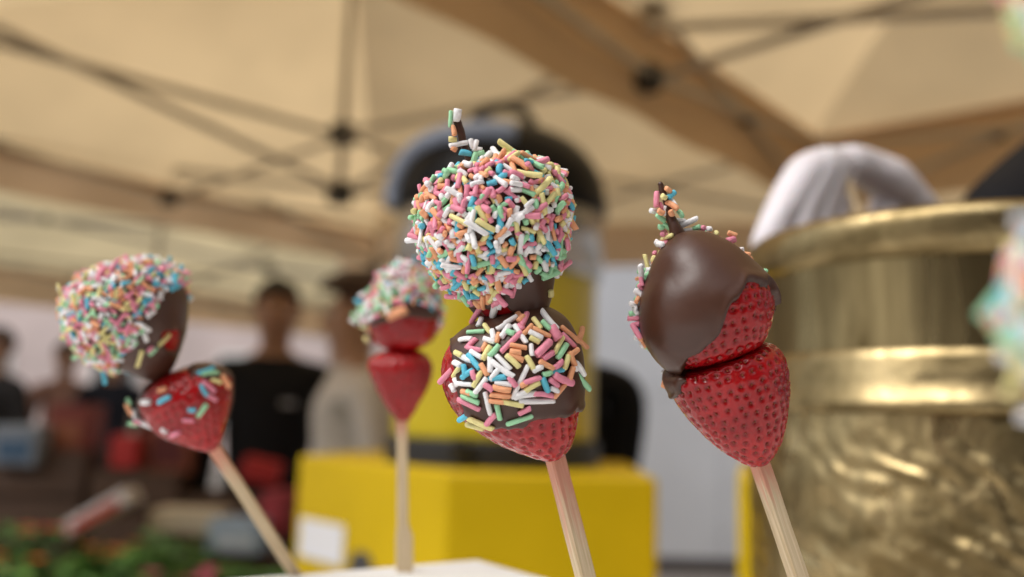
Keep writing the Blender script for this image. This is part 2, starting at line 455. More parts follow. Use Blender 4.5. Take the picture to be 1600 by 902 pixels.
choc_liq = mat('melted_chocolate', (.045, .018, .010), .2)
bm = lathe(bmesh.new(), [(RP * .928, zb1), (0, zb1 + .001)], 64, pc); obj('chocolate_filling', bm, choc_liq, pot, smooth=True)

# ---------------------------------------------------------------- yellow counter, machine on it
yel = mat('yellow_painted', (.66, .45, .002), .42, spec=.3, var=.12, vscale=3, rvar=.1)
yel2 = mat('yellow_plastic', (.60, .47, .01), .3, var=.06, vscale=4)
ZC = CAMP.z - .085
cL, cC, cR = PZ(468, 712, ZC), PZ(700, 737, ZC), PZ(1028, 748, ZC)
ctr = thing('yellow_counter', 'glossy yellow counter box with a white label under the black machine', 'counter', (0, 1.6, ZC - .6))
back = Vector((.12, .5, 0))
def prism(bm, pts, z0, z1):
    lo = [bm.verts.new((p.x, p.y, z0)) for p in pts]; hi = [bm.verts.new((p.x, p.y, z1)) for p in pts]
    n = len(pts)
    bm.faces.new(hi); bm.faces.new(lo[::-1])
    for i in range(n): bm.faces.new((lo[i], lo[(i + 1) % n], hi[(i + 1) % n], hi[i]))
    bmesh.ops.recalc_face_normals(bm, faces=bm.faces)
    bmesh.ops.bevel(bm, geom=list(bm.edges), offset=.006, segments=2, affect='EDGES', profile=.5)
    return bm
cpts = [cL, cC, cR, cR + Vector((.02, .5, 0)), cL + back * .8]
obj('cabinet', prism(bmesh.new(), cpts, 0, ZC), yel, ctr, smooth=False)
fl = (cC - cL); fd = fl.normalized(); fnrm = Vector((fd.y, -fd.x, 0))
FR = Matrix((fd, fnrm, Vector((0, 0, 1)))).transposed()
def on_left(px, py):
    v = D(px, py); k = (cL - CAMP).dot(fnrm) / v.dot(fnrm); return CAMP + v * k
a, b = on_left(472, 808), on_left(536, 886)
obj('paper_label', box(bmesh.new(), (a + b) / 2 + fnrm * .002, ((b - a).dot(fd), .0015, abs(a.z - b.z)), FR), mat('white_paper', (.8, .8, .82), .7), ctr)
a = on_left(565, 892)
bm = bmesh.new(); 
for k in range(1):
    ring = [bm.verts.new(a + fnrm * .003 + fd * .036 * math.cos(x) + Vector((0, 0, .032 * math.sin(x)))) for x in [2 * math.pi * i / 24 for i in range(24)]]
    bm.faces.new(ring)
    r_ = bmesh.ops.extrude_face_region(bm, geom=list(bm.faces)); bmesh.ops.translate(bm, vec=-fnrm * .005, verts=[g for g in r_['geom'] if isinstance(g, bmesh.types.BMVert)])
obj('hand_hole_trim', bm, mat('dark_grey_plastic', (.06, .06, .065), .45), ctr)

# machine: base, yellow tank, clear ring, black lid with handle
MD = 1.62
mc = P(770, 700, MD); mc.z = ZC
s = MD / F
def zm(py): return P(770, py, MD).z
mach = thing('drink_dispenser', 'yellow drink dispenser with clear collar and glossy black domed lid', 'dispenser', mc)
blk = mat('black_gloss_plastic', (.007, .007, .008), .35, spec=.12)
blk2 = mat('black_matt_plastic', (.015, .015, .017), .5)
Rm = 166 * s
b0 = Vector((mc.x, mc.y, 0))
obj('base', lathe(bmesh.new(), [(0, ZC + .001), (Rm * 1.0, ZC + .001), (Rm * 1.0, zm(690)), (Rm * .97, zm(684)), (0, zm(684))], 64, b0), blk2, mach, smooth=False)
obj('tank', lathe(bmesh.new(), [(0, zm(685)), (Rm * .93, zm(685)), (Rm * .945, zm(678)), (Rm * .945, zm(440)), (Rm * .92, zm(432)), (0, zm(432))], 64, b0), yel2, mach, smooth=False)
obj('clear_collar', lathe(bmesh.new(), [(Rm * .97, zm(433)), (Rm * 1.0, zm(425)), (Rm * 1.0, zm(330)), (Rm * .985, zm(325))], 64, b0), glass_mat('clear_plastic', (.9, .9, .9), .25), mach, smooth=True)
lid = [(Rm * .98, zm(330)), (Rm * 1.03, zm(328)), (Rm * 1.04, zm(318))]
for k in range(0, 13):
    a_ = math.pi / 2 * k / 12
    lid.append((Rm * 1.03 * math.cos(a_) ** .75 if k < 12 else 0, zm(310) + (zm(183) - zm(310)) * math.sin(a_)))
lo_ = obj('lid', lathe(bmesh.new(), lid, 72, b0), blk, mach, smooth=True)
lb_bvh = BVHTree.FromPolygons([v.co.copy() for v in lo_.data.vertices], [tuple(p.vertices) for p in lo_.data.polygons])
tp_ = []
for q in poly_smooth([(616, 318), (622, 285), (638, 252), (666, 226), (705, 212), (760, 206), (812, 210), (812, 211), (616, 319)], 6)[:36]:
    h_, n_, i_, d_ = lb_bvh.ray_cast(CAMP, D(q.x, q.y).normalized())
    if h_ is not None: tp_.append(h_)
obj('sky_reflection_arc', tube(bmesh.new(), tp_, 18 * s, 10), mat('slate_blue_reflection', (.32, .37, .48), .3), lo_, smooth=True)  # blue-grey tube paints the sky's reflection onto the black lid
hp = [b0 + Vector((x * s, 0, zm(y) )) for x, y in ((-48, 188), (-47, 166), (-34, 147), (0, 139), (34, 147), (47, 166), (48, 188))]
obj('handle', tube(bmesh.new(), hp, 9 * s, 10), blk2, lo_, smooth=True)
obj('agitator', lathe(bmesh.new(), [(0, zm(431)), (Rm * .25, zm(431)), (Rm * .2, zm(400)), (Rm * .06, zm(380)), (Rm * .06, zm(320)), (0, zm(320))], 24, b0), blk2, mach, smooth=True)
obj('tap', bar(bmesh.new(), b0 + Vector((-.05, -Rm * .99, ZC + .035)), b0 + Vector((-.05, -Rm * 1.12, ZC + .03)), .03, .03, .006), blk2, mach)

# yellow crate beside the pot
cr = thing('yellow_crate', 'narrow yellow crate glimpsed left of the brass pot', 'crate', P(1230, 1250, 1.3))
q0 = P(1152, 738, 1.15); q1 = P(1300, 738, 1.1)
obj('crate_body', prism(bmesh.new(), [Vector((q0.x, q0.y, 0)), Vector((q1.x, q1.y, 0)), Vector((q1.x + .05, q1.y + .3, 0)), Vector((q0.x + .08, q0.y + .3, 0))], .0, q0.z), yel, cr)

# ================================================================== STRAWBERRY SKEWERS
straw_m = None
def strawberry_mat():
    m = bpy.data.materials.new('strawberry_flesh'); m.use_nodes = True
    n = m.node_tree.nodes; l = m.node_tree.links; b = n['Principled BSDF']
    tc = n.new('ShaderNodeTexCoord'); nz = n.new('ShaderNodeTexNoise'); nz.inputs['Scale'].default_value = 60; nz.inputs['Detail'].default_value = 4
    rp = n.new('ShaderNodeValToRGB'); rp.color_ramp.elements[0].position = .3; rp.color_ramp.elements[1].position = .75
    rp.color_ramp.elements[0].color = (.25, .002, .006, 1); rp.color_ramp.elements[1].color = (.50, .009, .010, 1)
    l.new(tc.outputs['Object'], nz.inputs[0]); l.new(nz.outputs['Fac'], rp.inputs[0])
    at = n.new('ShaderNodeAttribute'); at.attribute_name = 'pit'
    mx = n.new('ShaderNodeMix'); mx.data_type = 'RGBA'; mx.inputs['B'].default_value = (.20, .002, .004, 1)
    l.new(at.outputs['Fac'], mx.inputs['Factor']); l.new(rp.outputs[0], mx.inputs['A']); l.new(mx.outputs['Result'], b.inputs['Base Color'])
    b.inputs['Roughness'].default_value = .19
    b.inputs['Specular IOR Level'].default_value = .3
    b.inputs['Subsurface Weight'].default_value = .14; b.inputs['Subsurface Radius'].default_value = (1, .15, .1); b.inputs['Subsurface Scale'].default_value = .003
    b.inputs['Coat Weight'].default_value = .32; b.inputs['Coat Roughness'].default_value = .06
    fz = n.new('ShaderNodeTexNoise'); fz.inputs['Scale'].default_value = 900; fz.inputs['Detail'].default_value = 3
    bp = n.new('ShaderNodeBump'); bp.inputs['Strength'].default_value = .12; bp.inputs['Distance'].default_value = .0003
    l.new(tc.outputs['Object'], fz.inputs[0]); l.new(fz.outputs['Fac'], bp.inputs['Height']); l.new(bp.outputs[0], b.inputs['Normal'])
    return m
straw_m = strawberry_mat()
seed_m = mat('seed', (.32, .08, .018), .35)
choc_m = mat('milk_chocolate', (.064, .023, .012), .40, spec=.5, var=.16, vscale=55, bump=.25, bscale=160, bdist=.0006, rvar=.08, coat=.05)
SPC = {'W': (.87, .86, .87), 'P': (.80, .28, .38), 'G': (.36, .70, .42), 'Y': (.80, .72, .32), 'O': (.85, .40, .21), 'B': (.12, .52, .68)}
SPM = {k: mat('sprinkle_' + {'W': 'white', 'P': 'pink', 'G': 'green', 'Y': 'yellow', 'O': 'orange', 'B': 'blue'}[k], c, .55, spec=.35, var=.07, vscale=700, bump=.3, bscale=1500, bdist=.0002, sss=.12, sscale=.0008, sssr=(1, 1, 1)) for k, c in SPC.items()}
KEYS = list(SPC)
BAG = 'WWWWWWPPPPPPGGGGYYYOOOOBB'

def sprinkle_mesh(L, r, bend, tw, seed):
    """L, r in metres"""
    rr = random.Random(seed); n = 8
    zs = [-.5, -.45, -.17, .17, .45, .5]; rad = [.78, .98, 1.0 + rr.uniform(-.05, .05), 1.0 + rr.uniform(-.05, .05), .98, .78]
    v = []; f = []
    sk0, sk1 = rr.uniform(-.25, .25), rr.uniform(-.25, .25)
    for i, (z, q) in enumerate(zip(zs, rad)):
        for k in range(n):
            a = 2 * math.pi * k / n
            x, y = r * q * math.cos(a), r * q * math.sin(a) * tw
            zz = z * L + (sk0 * x if z < -.3 else sk1 * x if z > .3 else 0)
            v.append((x + bend * L * (z * z * 4 - .3), y, zz))
    for i in range(len(zs) - 1):
        for k in range(n):
            f.append((i * n + k, i * n + (k + 1) % n, (i + 1) * n + (k + 1) % n, (i + 1) * n + k))
    f.append(tuple(range(n))[::-1]); f.append(tuple((len(zs) - 1) * n + k for k in range(n)))
    return v, f
SV = []
for i in range(12):
    SV.append(sprinkle_mesh(1, .24 if i < 12 else .2, rnd.choice([0, .02, .05, .08, -.06, .13]), rnd.uniform(.86, 1), i))
# unit-length shapes have radius .24; each mesh below is stretched per length class
LENS = [1.7, 2.3, 3.0, 3.8, 4.8, 6.2]     # mm
SMESH = {}
def get_sprinkle(ci, li, vi):
    k = (ci, li, vi)
    if k not in SMESH:
        v, f = SV[vi]; L = LENS[li] * 1e-3; r = .00073 / .24
        me = bpy.data.meshes.new('sprinkle')
        me.from_pydata([((x * .24 / .24) * r if False else x * r, y * r, z * L) for x, y, z in v], [], f)
        me.polygons.foreach_set('use_smooth', [True] * len(f)); me.materials.append(SPM[ci]); SMESH[k] = me
    return SMESH[k]

def interp(tbl, x):
    if x <= tbl[0][0]: return tbl[0][1]
    for (a, b), (c, d) in zip(tbl, tbl[1:]):
        if x <= c: return b + (d - b) * (x - a) / (c - a)
    return tbl[-1][1]

class Berry:
    def __init__(s, outline, ax0, ax1, d, depth=1.0, seedpx=17, dimple=.00056, seed=0, nt=110, nphi=210, ground_seed=True, lump=.0006):
        s.d = d; s.k = d / F
        xs = [p[0] for p in outline]; ys = [p[1] for p in outline]
        s.cx, s.cy = sum(xs) / len(xs), sum(ys) / len(ys)
        s.M = Matrix.Translation(P(s.cx, s.cy, d)) @ CROT.to_4x4()
        loc = [Vector(((x - s.cx) * s.k, (s.cy - y) * s.k)) for x, y in poly_smooth(outline)]
        a = Vector(((ax0[0] - s.cx) * s.k, (s.cy - ax0[1]) * s.k)); b = Vector(((ax1[0] - s.cx) * s.k, (s.cy - ax1[1]) * s.k))
        e = (b - a).normalized(); w_ = Vector((-e.y, e.x))
        us = [q.dot(e) for q in loc]; u0, u1 = min(us), max(us)
        rows = []
        for i in range(nt + 1):
            t = (1 - math.cos(math.pi * i / nt)) / 2
            u = u0 + (u1 - u0) * (.0005 + .999 * t); hits = []
            for j in range(len(loc)):
                p, q = loc[j], loc[(j + 1) % len(loc)]; pu, qu = p.dot(e), q.dot(e)
                if (pu - u) * (qu - u) <= 0 and pu != qu:
                    hits.append(p.dot(w_) + (q - p).dot(w_) * (u - pu) / (qu - pu))
            lo, hi = (min(hits), max(hits)) if hits else (0, 0)
            rows.append((u, (lo + hi) / 2, (hi - lo) / 2))
        # smooth rows a little
        for _ in range(2):
            rows = [rows[0]] + [(rows[i][0], (rows[i - 1][1] + 2 * rows[i][1] + rows[i + 1][1]) / 4, (rows[i - 1][2] + 2 * rows[i][2] + rows[i + 1][2]) / 4) for i in range(1, nt)] + [rows[-1]]
        base = []
        off = Vector((seed * 3.1, seed * 1.7, 0))
        for (u, c, r) in rows:
            for k in range(nphi):
                ph = 2 * math.pi * k / nphi
                q = e * u + w_ * (c + r * math.cos(ph)); z = r * depth * math.sin(ph)
                p = Vector((q.x, q.y, z))
                p += Vector((0, 0, lump * noise.noise((p + off) * 110))) 
                base.append(p)
        s.base = base; s.nt, s.nphi = nt, nphi
        s.faces = [(i * nphi + k, i * nphi + (k + 1) % nphi, (i + 1) * nphi + (k + 1) % nphi, (i + 1) * nphi + k) for i in range(nt) for k in range(nphi)]
        me = bpy.data.meshes.new('tmp'); me.from_pydata(base, [], s.faces); me.update()
        # outward normals
        cen = sum(base, Vector()) / len(base)
        nn = [v.normal.copy() for v in me.vertices]
        mid = (nt // 2) * nphi
        if nn[mid].dot(base[mid] - cen) < 0:
            s.faces = [f[::-1] for f in s.faces]; nn = [-x for x in nn]
        s.nrm = nn; bpy.data.meshes.remove(me)
        # seeds: staggered rows
        rs = random.Random(seed); sp = seedpx * s.k; s.seeds = []
        i = 0; arc = 0; last = None; row = 0; acc = sp * .5
        for i in range(1, nt):
            dl = (base[i * nphi] - base[(i - 1) * nphi]).length * .5 + (base[i * nphi + nphi // 4] - base[(i - 1) * nphi + nphi // 4]).length * .5
            acc += dl
            if acc >= sp * .86:
                acc = 0; row += 1; r = rows[i][2]
                n = max(3, int(2 * math.pi * r / sp))
                for k in range(n):
                    kk = int(((k + .5 * (row % 2)) / n + rs.uniform(-.13, .13) / n) * nphi) % nphi
                    ii = min(nt - 1, max(1, i + rs.choice([-1, 0, 0, 1])))
                    idx = ii * nphi + kk
                    if r > 3 * s.k: s.seeds.append(idx)
        kd = KDTree(max(1, len(s.seeds)))
        for j, idx in enumerate(s.seeds): kd.insert(base[idx], j)
        kd.balance()
        r0 = sp * .25; s.pit = []; s.surf = []
        for p, n_ in zip(base, nn):
            q, j, dist = kd.find(p)
            x = dist / r0 if q else 9
            g = math.exp(-x * x * .9); ridge = math.exp(-((x - 1.65) / .55) ** 2)
            s.pit.append(min(1, g * 1.1)); s.surf.append(p - n_ * dimple * (g - .22 * ridge) + n_ * .00012 * noise.noise(p * 700))
        s.seedsz = sp
    def px(s, p): return s.cx + p.x / s.k, s.cy - p.y / s.k
    def build(s, parent, m=None, label=None):
        me = bpy.data.meshes.new('strawberry'); me.from_pydata(s.surf, [], s.faces)
        at = me.attributes.new('pit', 'FLOAT', 'POINT'); at.data.foreach_set('value', s.pit)
        s.obj = obj('strawberry', me, m or straw_m, parent, s.M, True)
        if label: s.obj['label'] = label
        bm = bmesh.new(); sz = s.seedsz
        for idx in s.seeds:
            p, n_ = s.base[idx], s.nrm[idx]
            i, k = divmod(idx, s.nphi)
            t = (s.base[min(s.nt, i + 1) * s.nphi + k] - s.base[max(0, i - 1) * s.nphi + k]).normalized()
            x = n_.cross(t)
            B = Matrix((x, t, n_)).transposed()
            r = bmesh.ops.create_icosphere(bm, subdivisions=1, radius=1)
            bmesh.ops.transform(bm, matrix=Matrix.Translation(p - n_ * sz * .135) @ B.to_4x4() @ Matrix.Diagonal((sz * .07, sz * .115, sz * .06, 1)), verts=r['verts'])
        for f_ in bm.faces: f_.smooth = True
        so = obj('seeds', bm, seed_m, s.obj, s.M); so['kind'] = 'stuff'
        return s.obj
    def coat(s, mask, thick=.0009, edge=.0012, seed=0):
        """mask(px, py, z_local, p) -> signed metres inside (+) / outside (-)"""
        off = Vector((seed * 2.3, 5.1 * seed, 1.7))
        val = []
        for p, n_ in zip(s.base, s.nrm):
            x, y = s.px(p)
            val.append(mask(x, y, p.z) * s.k + .0012 * noise.noise((p + off) * 210) + .0020 * noise.noise((p + off) * 85) + .0005 * noise.noise((p + off) * 500))
        idx = {}; vs_ = []; fs = []; src = []
        for f_ in s.faces:
            if max(val[i] for i in f_) < -edge * .8: continue
            g = []
            for i in f_:
                if i not in idx:
                    t = max(0, min(1, (val[i] + edge * .5) / (edge * 1.2))); t = t * t * (3 - 2 * t)
                    lip = math.exp(-((val[i] - edge * .9) / (edge * .9)) ** 2) * .00035
                    h = -.0012 + t * (.0012 + thick) + lip * t + (.0003 * noise.noise(s.base[i] * 150 + off) + .0002 * noise.noise(s.base[i] * 55 + off)) * t
                    idx[i] = len(vs_); vs_.append(s.base[i] + s.nrm[i] * h); src.append(i)
                g.append(idx[i])
            fs.append(g)
        me = bpy.data.meshes.new('chocolate_coating'); me.from_pydata(vs_, [], fs)
        s.coat_obj = obj('chocolate_coating', me, choc_m, s.obj, s.M, True)
        s.cverts, s.cfaces = vs_, fs
        return s.coat_obj
    def prepare(s):
        """surface the sprinkles stick to"""
        vs_ = list(s.surf); fs = list(s.faces)
        if hasattr(s, 'cverts'):
            o_ = len(vs_); vs_ += s.cverts; fs += [tuple(i + o_ for i in f_) for f_ in s.cfaces]
        s.bvh = BVHTree.FromPolygons(vs_, fs)
        s.area = None
    def project(s, x, y):
        """pixel -> local point on the berry and its normal"""
        o_ = s.M.inverted() @ CAMP
        q = Vector(((x - s.cx) * s.k, (s.cy - y) * s.k, 0)); dv = (q - o_).normalized()
        h, n_, i, dist = s.bvh.ray_cast(o_, dv)
        if h is None:
            # nearest the silhouette: keep the pixel, take the depth of the closest surface point
            h2, n2, i2, d2 = s.bvh.find_nearest(q)
            nn = (q - h2).normalized() if d2 > 1e-5 else n2
            return q + Vector((0, 0, h2.z)), nn
        if n_.dot(dv) > 0: n_ = -n_
        return h, n_

SPR = []      # (berry, matrix local, colour, len index, variant, facing)
def put(b, pos, axis, n_, colr, L, fat=1.0, lst=None, rr=rnd):
    z = axis.normalized(); x = n_ - z * n_.dot(z)
    if x.length < 1e-4: x = Vector((1, 0, 0)).cross(z)
    x.normalize(); y = z.cross(x)
    li = min(range(len(LENS)), key=lambda i: abs(LENS[i] - L * 1e3))
    sc = L * 1e3 / LENS[li]
    a = rr.uniform(0, 6.28); B = Matrix((x, y, z)).transposed().to_4x4() @ Matrix.Rotation(a, 4, 'Z') @ Matrix.Diagonal((fat, fat, sc, 1))
    vi = rr.randrange(12)
    o_ = b.M.inverted() @ CAMP
    facing = n_.dot((o_ - pos).normalized())
    lst.append((b, Matrix.Translation(pos) @ B, colr, li, vi, facing))
def hand(b, rows, ox, oy, sc, lst, fat=1.0, lift=.00055):
    for r in rows:
        c, x1, y1, x2, y2 = r[:5]; ft = fat * (r[5] if len(r) > 5 else 1)
        p1, n1 = b.project(ox + x1 * sc, oy + y1 * sc); p2, n2 = b.project(ox + x2 * sc, oy + y2 * sc)
        n_ = (n1 + n2).normalized() if (n1 + n2).length > .1 else n1
        ax = p2 - p1
        if abs(ax.z) > 1.2 * ax.xy.length: ax.z *= .5
        L = max(ax.length, .0011) + .0007
        if ax.length < 1e-5: ax = Vector((1, 0, 0))
        put(b, (p1 + p2) / 2 + n_ * lift * rnd.uniform(.6, 1.5), ax, n_, c, L, ft * rnd.uniform(.92, 1.08), lst)
def scatter(b, n, region, lst, seed, spacing, lmean=.0031, fat=1.0, layers=1.0, szscale=1.0):
    rr = random.Random(seed); kd_pts = []
    cells = {}
    cs = spacing
    tris = b.faces; base = b.base
    areas = []; acc = 0
    for f_ in tris:
        e1 = base[f_[1]] - base[f_[0]]; e2 = base[f_[3]] - base[f_[0]]; acc += e1.cross(e2).length; areas.append(acc)
    import bisect
    placed = 0; tries = 0
    while placed < n and tries < n * 14:
        tries += 1
        f_ = tris[min(len(tris) - 1, bisect.bisect(areas, rr.random() * acc))]
        p = base[f_[0]].lerp(base[f_[1]], rr.random()).lerp(base[f_[3]].lerp(base[f_[2]], rr.random()), rr.random())
        x, y = b.px(p); g = region(x, y, p.z)
        if g <= 0 or (g < 1 and rr.random() > g): continue
        key = (int(p.x // cs), int(p.y // cs), int(p.z // cs)); close = 0; bad = False
        for i in (-1, 0, 1):
            for j in (-1, 0, 1):
                for k in (-1, 0, 1):
                    for q in cells.get((key[0] + i, key[1] + j, key[2] + k), ()):
                        dd = (q - p).length
                        if dd < cs * .62: bad = True
                        elif dd < cs: close += 1
        if bad: continue
        h, n_, ii, dd = b.bvh.find_nearest(p + b.nrm[f_[0]] * .002)
        n_ = b.nrm[f_[0]]
        cells.setdefault(key, []).append(p.copy())
        t = n_.orthogonal().normalized(); t.rotate(Matrix.Rotation(rr.uniform(0, 6.283), 3, n_))
        tilt = abs(rr.gauss(0, .28)) if rr.random() > .12 else rr.uniform(.3, .75)
        ax = t * math.cos(tilt) + n_ * math.sin(tilt)
        L = max(.0014, min(.006, rr.lognormvariate(math.log(lmean), .44))) * szscale
        lift = .00042 + .00036 * min(close, 3) * layers * rr.random() + abs(math.sin(tilt)) * L * .35
        put(b, h + n_ * lift, ax, n_, rr.choice(BAG), L, fat * rr.uniform(.80, 1.13), lst, rr)
        placed += 1
    return placed
def commit(lst, limit=300):
    lst.sort(key=lambda q: -q[5])
    for q in lst[:limit]:
        b, M_, c, li, vi, fc = q
        o = bpy.data.objects.new('sprinkle', get_sprinkle(c, li, vi)); col.objects.link(o)
        o.parent = b.obj; o.matrix_local = M_
    rest = lst[limit:]
    for b in {id(q[0]): q[0] for q in rest}.values():
        v_all = []; f_all = []; mi = []
        for q in rest:
            if q[0] is not b: continue
            _, M_, c, li, vi, fc = q; v, f = SV[vi]; L = LENS[li] * 1e-3; r = .00073 / .24; o_ = len(v_all)
            v_all += [M_ @ Vector((x * r, y * r, z * L)) for x, y, z in v]; f_all += [tuple(i + o_ for i in g) for g in f]; mi += [KEYS.index(c)] * len(f)
        me = bpy.data.meshes.new('sprinkles'); me.from_pydata(v_all, [], f_all)
        for k in KEYS: me.materials.append(SPM[k])
        me.polygons.foreach_set('material_index', mi)
        o = obj('sprinkles', me, None, b.obj, b.M, True); o['kind'] = 'stuff'

wood = None
def wood_mat(name, stain):
    m = bpy.data.materials.new(name); m.use_nodes = True
    n = m.node_tree.nodes; l = m.node_tree.links; b = n['Principled BSDF']; b.inputs['Roughness'].default_value = .55
    tc = n.new('ShaderNodeTexCoord'); mp = n.new('ShaderNodeMapping'); mp.inputs['Scale'].default_value = (1, 1, .03); l.new(tc.outputs['Object'], mp.inputs[0])
    nz = n.new('ShaderNodeTexNoise'); nz.inputs['Scale'].default_value = 1800; nz.inputs['Detail'].default_value = 4; l.new(mp.outputs[0], nz.inputs[0])
    rp = n.new('ShaderNodeValToRGB'); rp.color_ramp.elements[0].position = .3; rp.color_ramp.elements[1].position = .7
    rp.color_ramp.elements[0].color = (.50, .38, .22, 1); rp.color_ramp.elements[1].color = (.70, .57, .38, 1); l.new(nz.outputs['Fac'], rp.inputs[0])
    # strawberry juice soaked down from the fruit, uneven lower edge
    sx = n.new('ShaderNodeSeparateXYZ'); l.new(tc.outputs['Object'], sx.inputs[0])
    n2 = n.new('ShaderNodeTexNoise'); n2.inputs['Scale'].default_value = 900; mp2 = n.new('ShaderNodeMapping'); mp2.inputs['Scale'].default_value = (1, 1, .08); l.new(tc.outputs['Object'], mp2.inputs[0]); l.new(mp2.outputs[0], n2.inputs[0])
    ad = n.new('ShaderNodeMath'); ad.operation = 'MULTIPLY_ADD'; ad.inputs[1].default_value = .03; l.new(n2.outputs['Fac'], ad.inputs[0]); l.new(sx.outputs['Z'], ad.inputs[2])
    mr = n.new('ShaderNodeMapRange'); mr.inputs[1].default_value = -stain - .008 + .015; mr.inputs[2].default_value = -stain * .55 + .015; mr.inputs[3].default_value = 0; mr.inputs[4].default_value = .62
    l.new(ad.outputs[0], mr.inputs[0])
    mx = n.new('ShaderNodeMix'); mx.data_type = 'RGBA'; mx.inputs['B'].default_value = (.62, .17, .12, 1)
    l.new(mr.outputs[0], mx.inputs['Factor']); l.new(rp.outputs[0], mx.inputs['A']); l.new(mx.outputs['Result'], b.inputs['Base Color'])
    bp = n.new('ShaderNodeBump'); bp.inputs['Strength'].default_value = .3; bp.inputs['Distance'].default_value = .0003; l.new(nz.outputs['Fac'], bp.inputs['Height']); l.new(bp.outputs[0], b.inputs['Normal'])
    return m
def stick(parent, top, bot, wd, turn, stain=.03, paddle=False, th=None):
    """square bamboo stick from top (inside the fruit) down to bot (in the foam); local z runs up, origin where it leaves the fruit"""
    top, bot = Vector(top), Vector(bot)
    bot = bot + (bot - top).normalized() * (.002 if paddle else .014)
    d_ = (top - bot).normalized(); B = basis(d_, Vector((0, 1, 0))) @ Matrix.Rotation(turn, 3, 'Z')
    L = (top - bot).length; bm = bmesh.new(); th = th or wd
    n = 14; rings = []
    rr = random.Random(int(L * 1e6))
    for i in range(n + 1):
        z = -L + (L + .012) * i / n
        k = 1 + rr.uniform(-.02, .02)
        wx = wd * k; wy = th * k
        if paddle: wx = wd * (1.55 if z < -L + .017 else 1.0)
        ch = .22
        prof = [(-1, -1 + ch), (-1 + ch, -1), (1 - ch, -1), (1, -1 + ch), (1, 1 - ch), (1 - ch, 1), (-1 + ch, 1), (-1, 1 - ch)]
        xs = .25 * (wx - wd) if paddle else 0
        rings.append([bm.verts.new((x * wx / 2 + xs, y * wy / 2, z)) for x, y in prof])
    for a, b in zip(rings, rings[1:]):
        for k in range(8): bm.faces.new((a[k], a[(k + 1) % 8], b[(k + 1) % 8], b[k]))
    bm.faces.new(rings[0][::-1]); bm.faces.new(rings[-1])
    return obj('stick', bm, wood_mat('bamboo_%d' % int(L * 1e6), stain), parent, Matrix.Translation(top) @ B.to_4x4())
def stem(b, pts, rads, name='stem'):
    loc = [Vector(((x - b.cx) * b.k, (b.cy - y) * b.k, 0)) for x, y in pts]
    bm = bmesh.new(); fine = []; fr = []
    for i in range(len(loc) - 1):
        for j in range(5):
            t = j / 5; fine.append(loc[i].lerp(loc[i + 1], t) + Vector((noise.noise(Vector((i + t, 3, b.cx))) * .0004, 0, noise.noise(Vector((7, i + t, b.cx))) * .0006))); fr.append((rads[i] * (1 - t) + rads[i + 1] * t) * b.k * (1 + .12 * noise.noise(Vector((i * 3 + t * 4, 1, 5)))))
    fine.append(loc[-1]); fr.append(rads[-1] * b.k)
    tube(bm, fine, fr, 9)
    return obj(name, bm, choc_m, b.obj, b.M, True)
def foot(px, py):           # where the stick meets the foam surface, a centimetre deep
    p = PZ(px, py, ZB); return p

def parse(sx): 
    out = []
    for q in sx.replace('\n', '').split(';'):
        q = q.split(); out.append((q[0], *map(float, q[1:])))
    return out
# ------------------------------------------------ skewer A: the sharp one in the middle
d0 = .224
f_ = foot(953, 1052)
skA = thing('strawberry_skewer', 'sharp middle skewer, upper strawberry wholly covered in pastel sprinkles', 'skewer', f_, 'chocolate strawberry skewers')
A = Berry([(718, 287), (758, 267), (812, 257), (855, 272), (878, 308), (879, 350), (870, 392), (862, 430), (857, 468), (842, 492), (800, 500), (764, 500), (742, 484), (718, 452), (690, 424), (669, 390), (662, 346), (670, 310), (692, 286)], (770, 250), (795, 500), d0, 1.0, seed=1, dimple=0, lump=.0009)
A.build(skA)
A.coat(lambda x, y, z: interp([(730, 478), (770, 484), (790, 476), (800, 486), (830, 492), (870, 520)], x) - y + (30 if z < 0 else 0), seed=1)
A.prepare()
stem(A, [(748, 285), (738, 262), (729, 238), (722, 212), (715, 190), (713, 180)], [9, 7.5, 6, 6.5, 6.5, 3])
lst = []
SA = .19957
for r in [('G', 375, 85, 370, 190, .75), ('W', 430, 70, 415, 145, 1.45), ('W', 440, 105, 432, 130), ('Y', 370, 295, 410, 300), ('W', 375, 345, 495, 320), ('O', 390, 365, 410, 375), ('W', 530, 305, 545, 355), ('W', 575, 315, 560, 375), ('W', 592, 375, 606, 378), ('B', 455, 395, 525, 410, 1.1), ('G', 570, 410, 548, 485, 1.1), ('G', 590, 405, 625, 400), ('W', 590, 480, 685, 405, 1.2), ('Y', 755, 315, 905, 425, 1.15), ('Y', 745, 415, 850, 425, 1.1), ('O', 395, 205, 405, 260)]:
    c, x1, y1, x2, y2 = r[:5]; ft = r[5] if len(r) > 5 else 1
    p1 = Vector(((630 + x1 * SA - A.cx) * A.k, (A.cy - 160 - y1 * SA) * A.k, .0012)); p2 = Vector(((630 + x2 * SA - A.cx) * A.k, (A.cy - 160 - y2 * SA) * A.k, .0012 + rnd.uniform(-.0006, .0006)))
    put(A, (p1 + p2) / 2, p2 - p1, Vector((0, 0, 1)), c, (p2 - p1).length + .0008, ft, lst)
def regA(x, y, z):
    yb = interp([(640, 470), (690, 448), (720, 452), (745, 462), (775, 466), (800, 446), (850, 424), (900, 400)], x)
    return 1 if y < yb - 10 else (.45 if y < yb + 4 else 0)
scatter(A, 1500, regA, lst, 11, .00172, .0026, 1.0, 1.0)
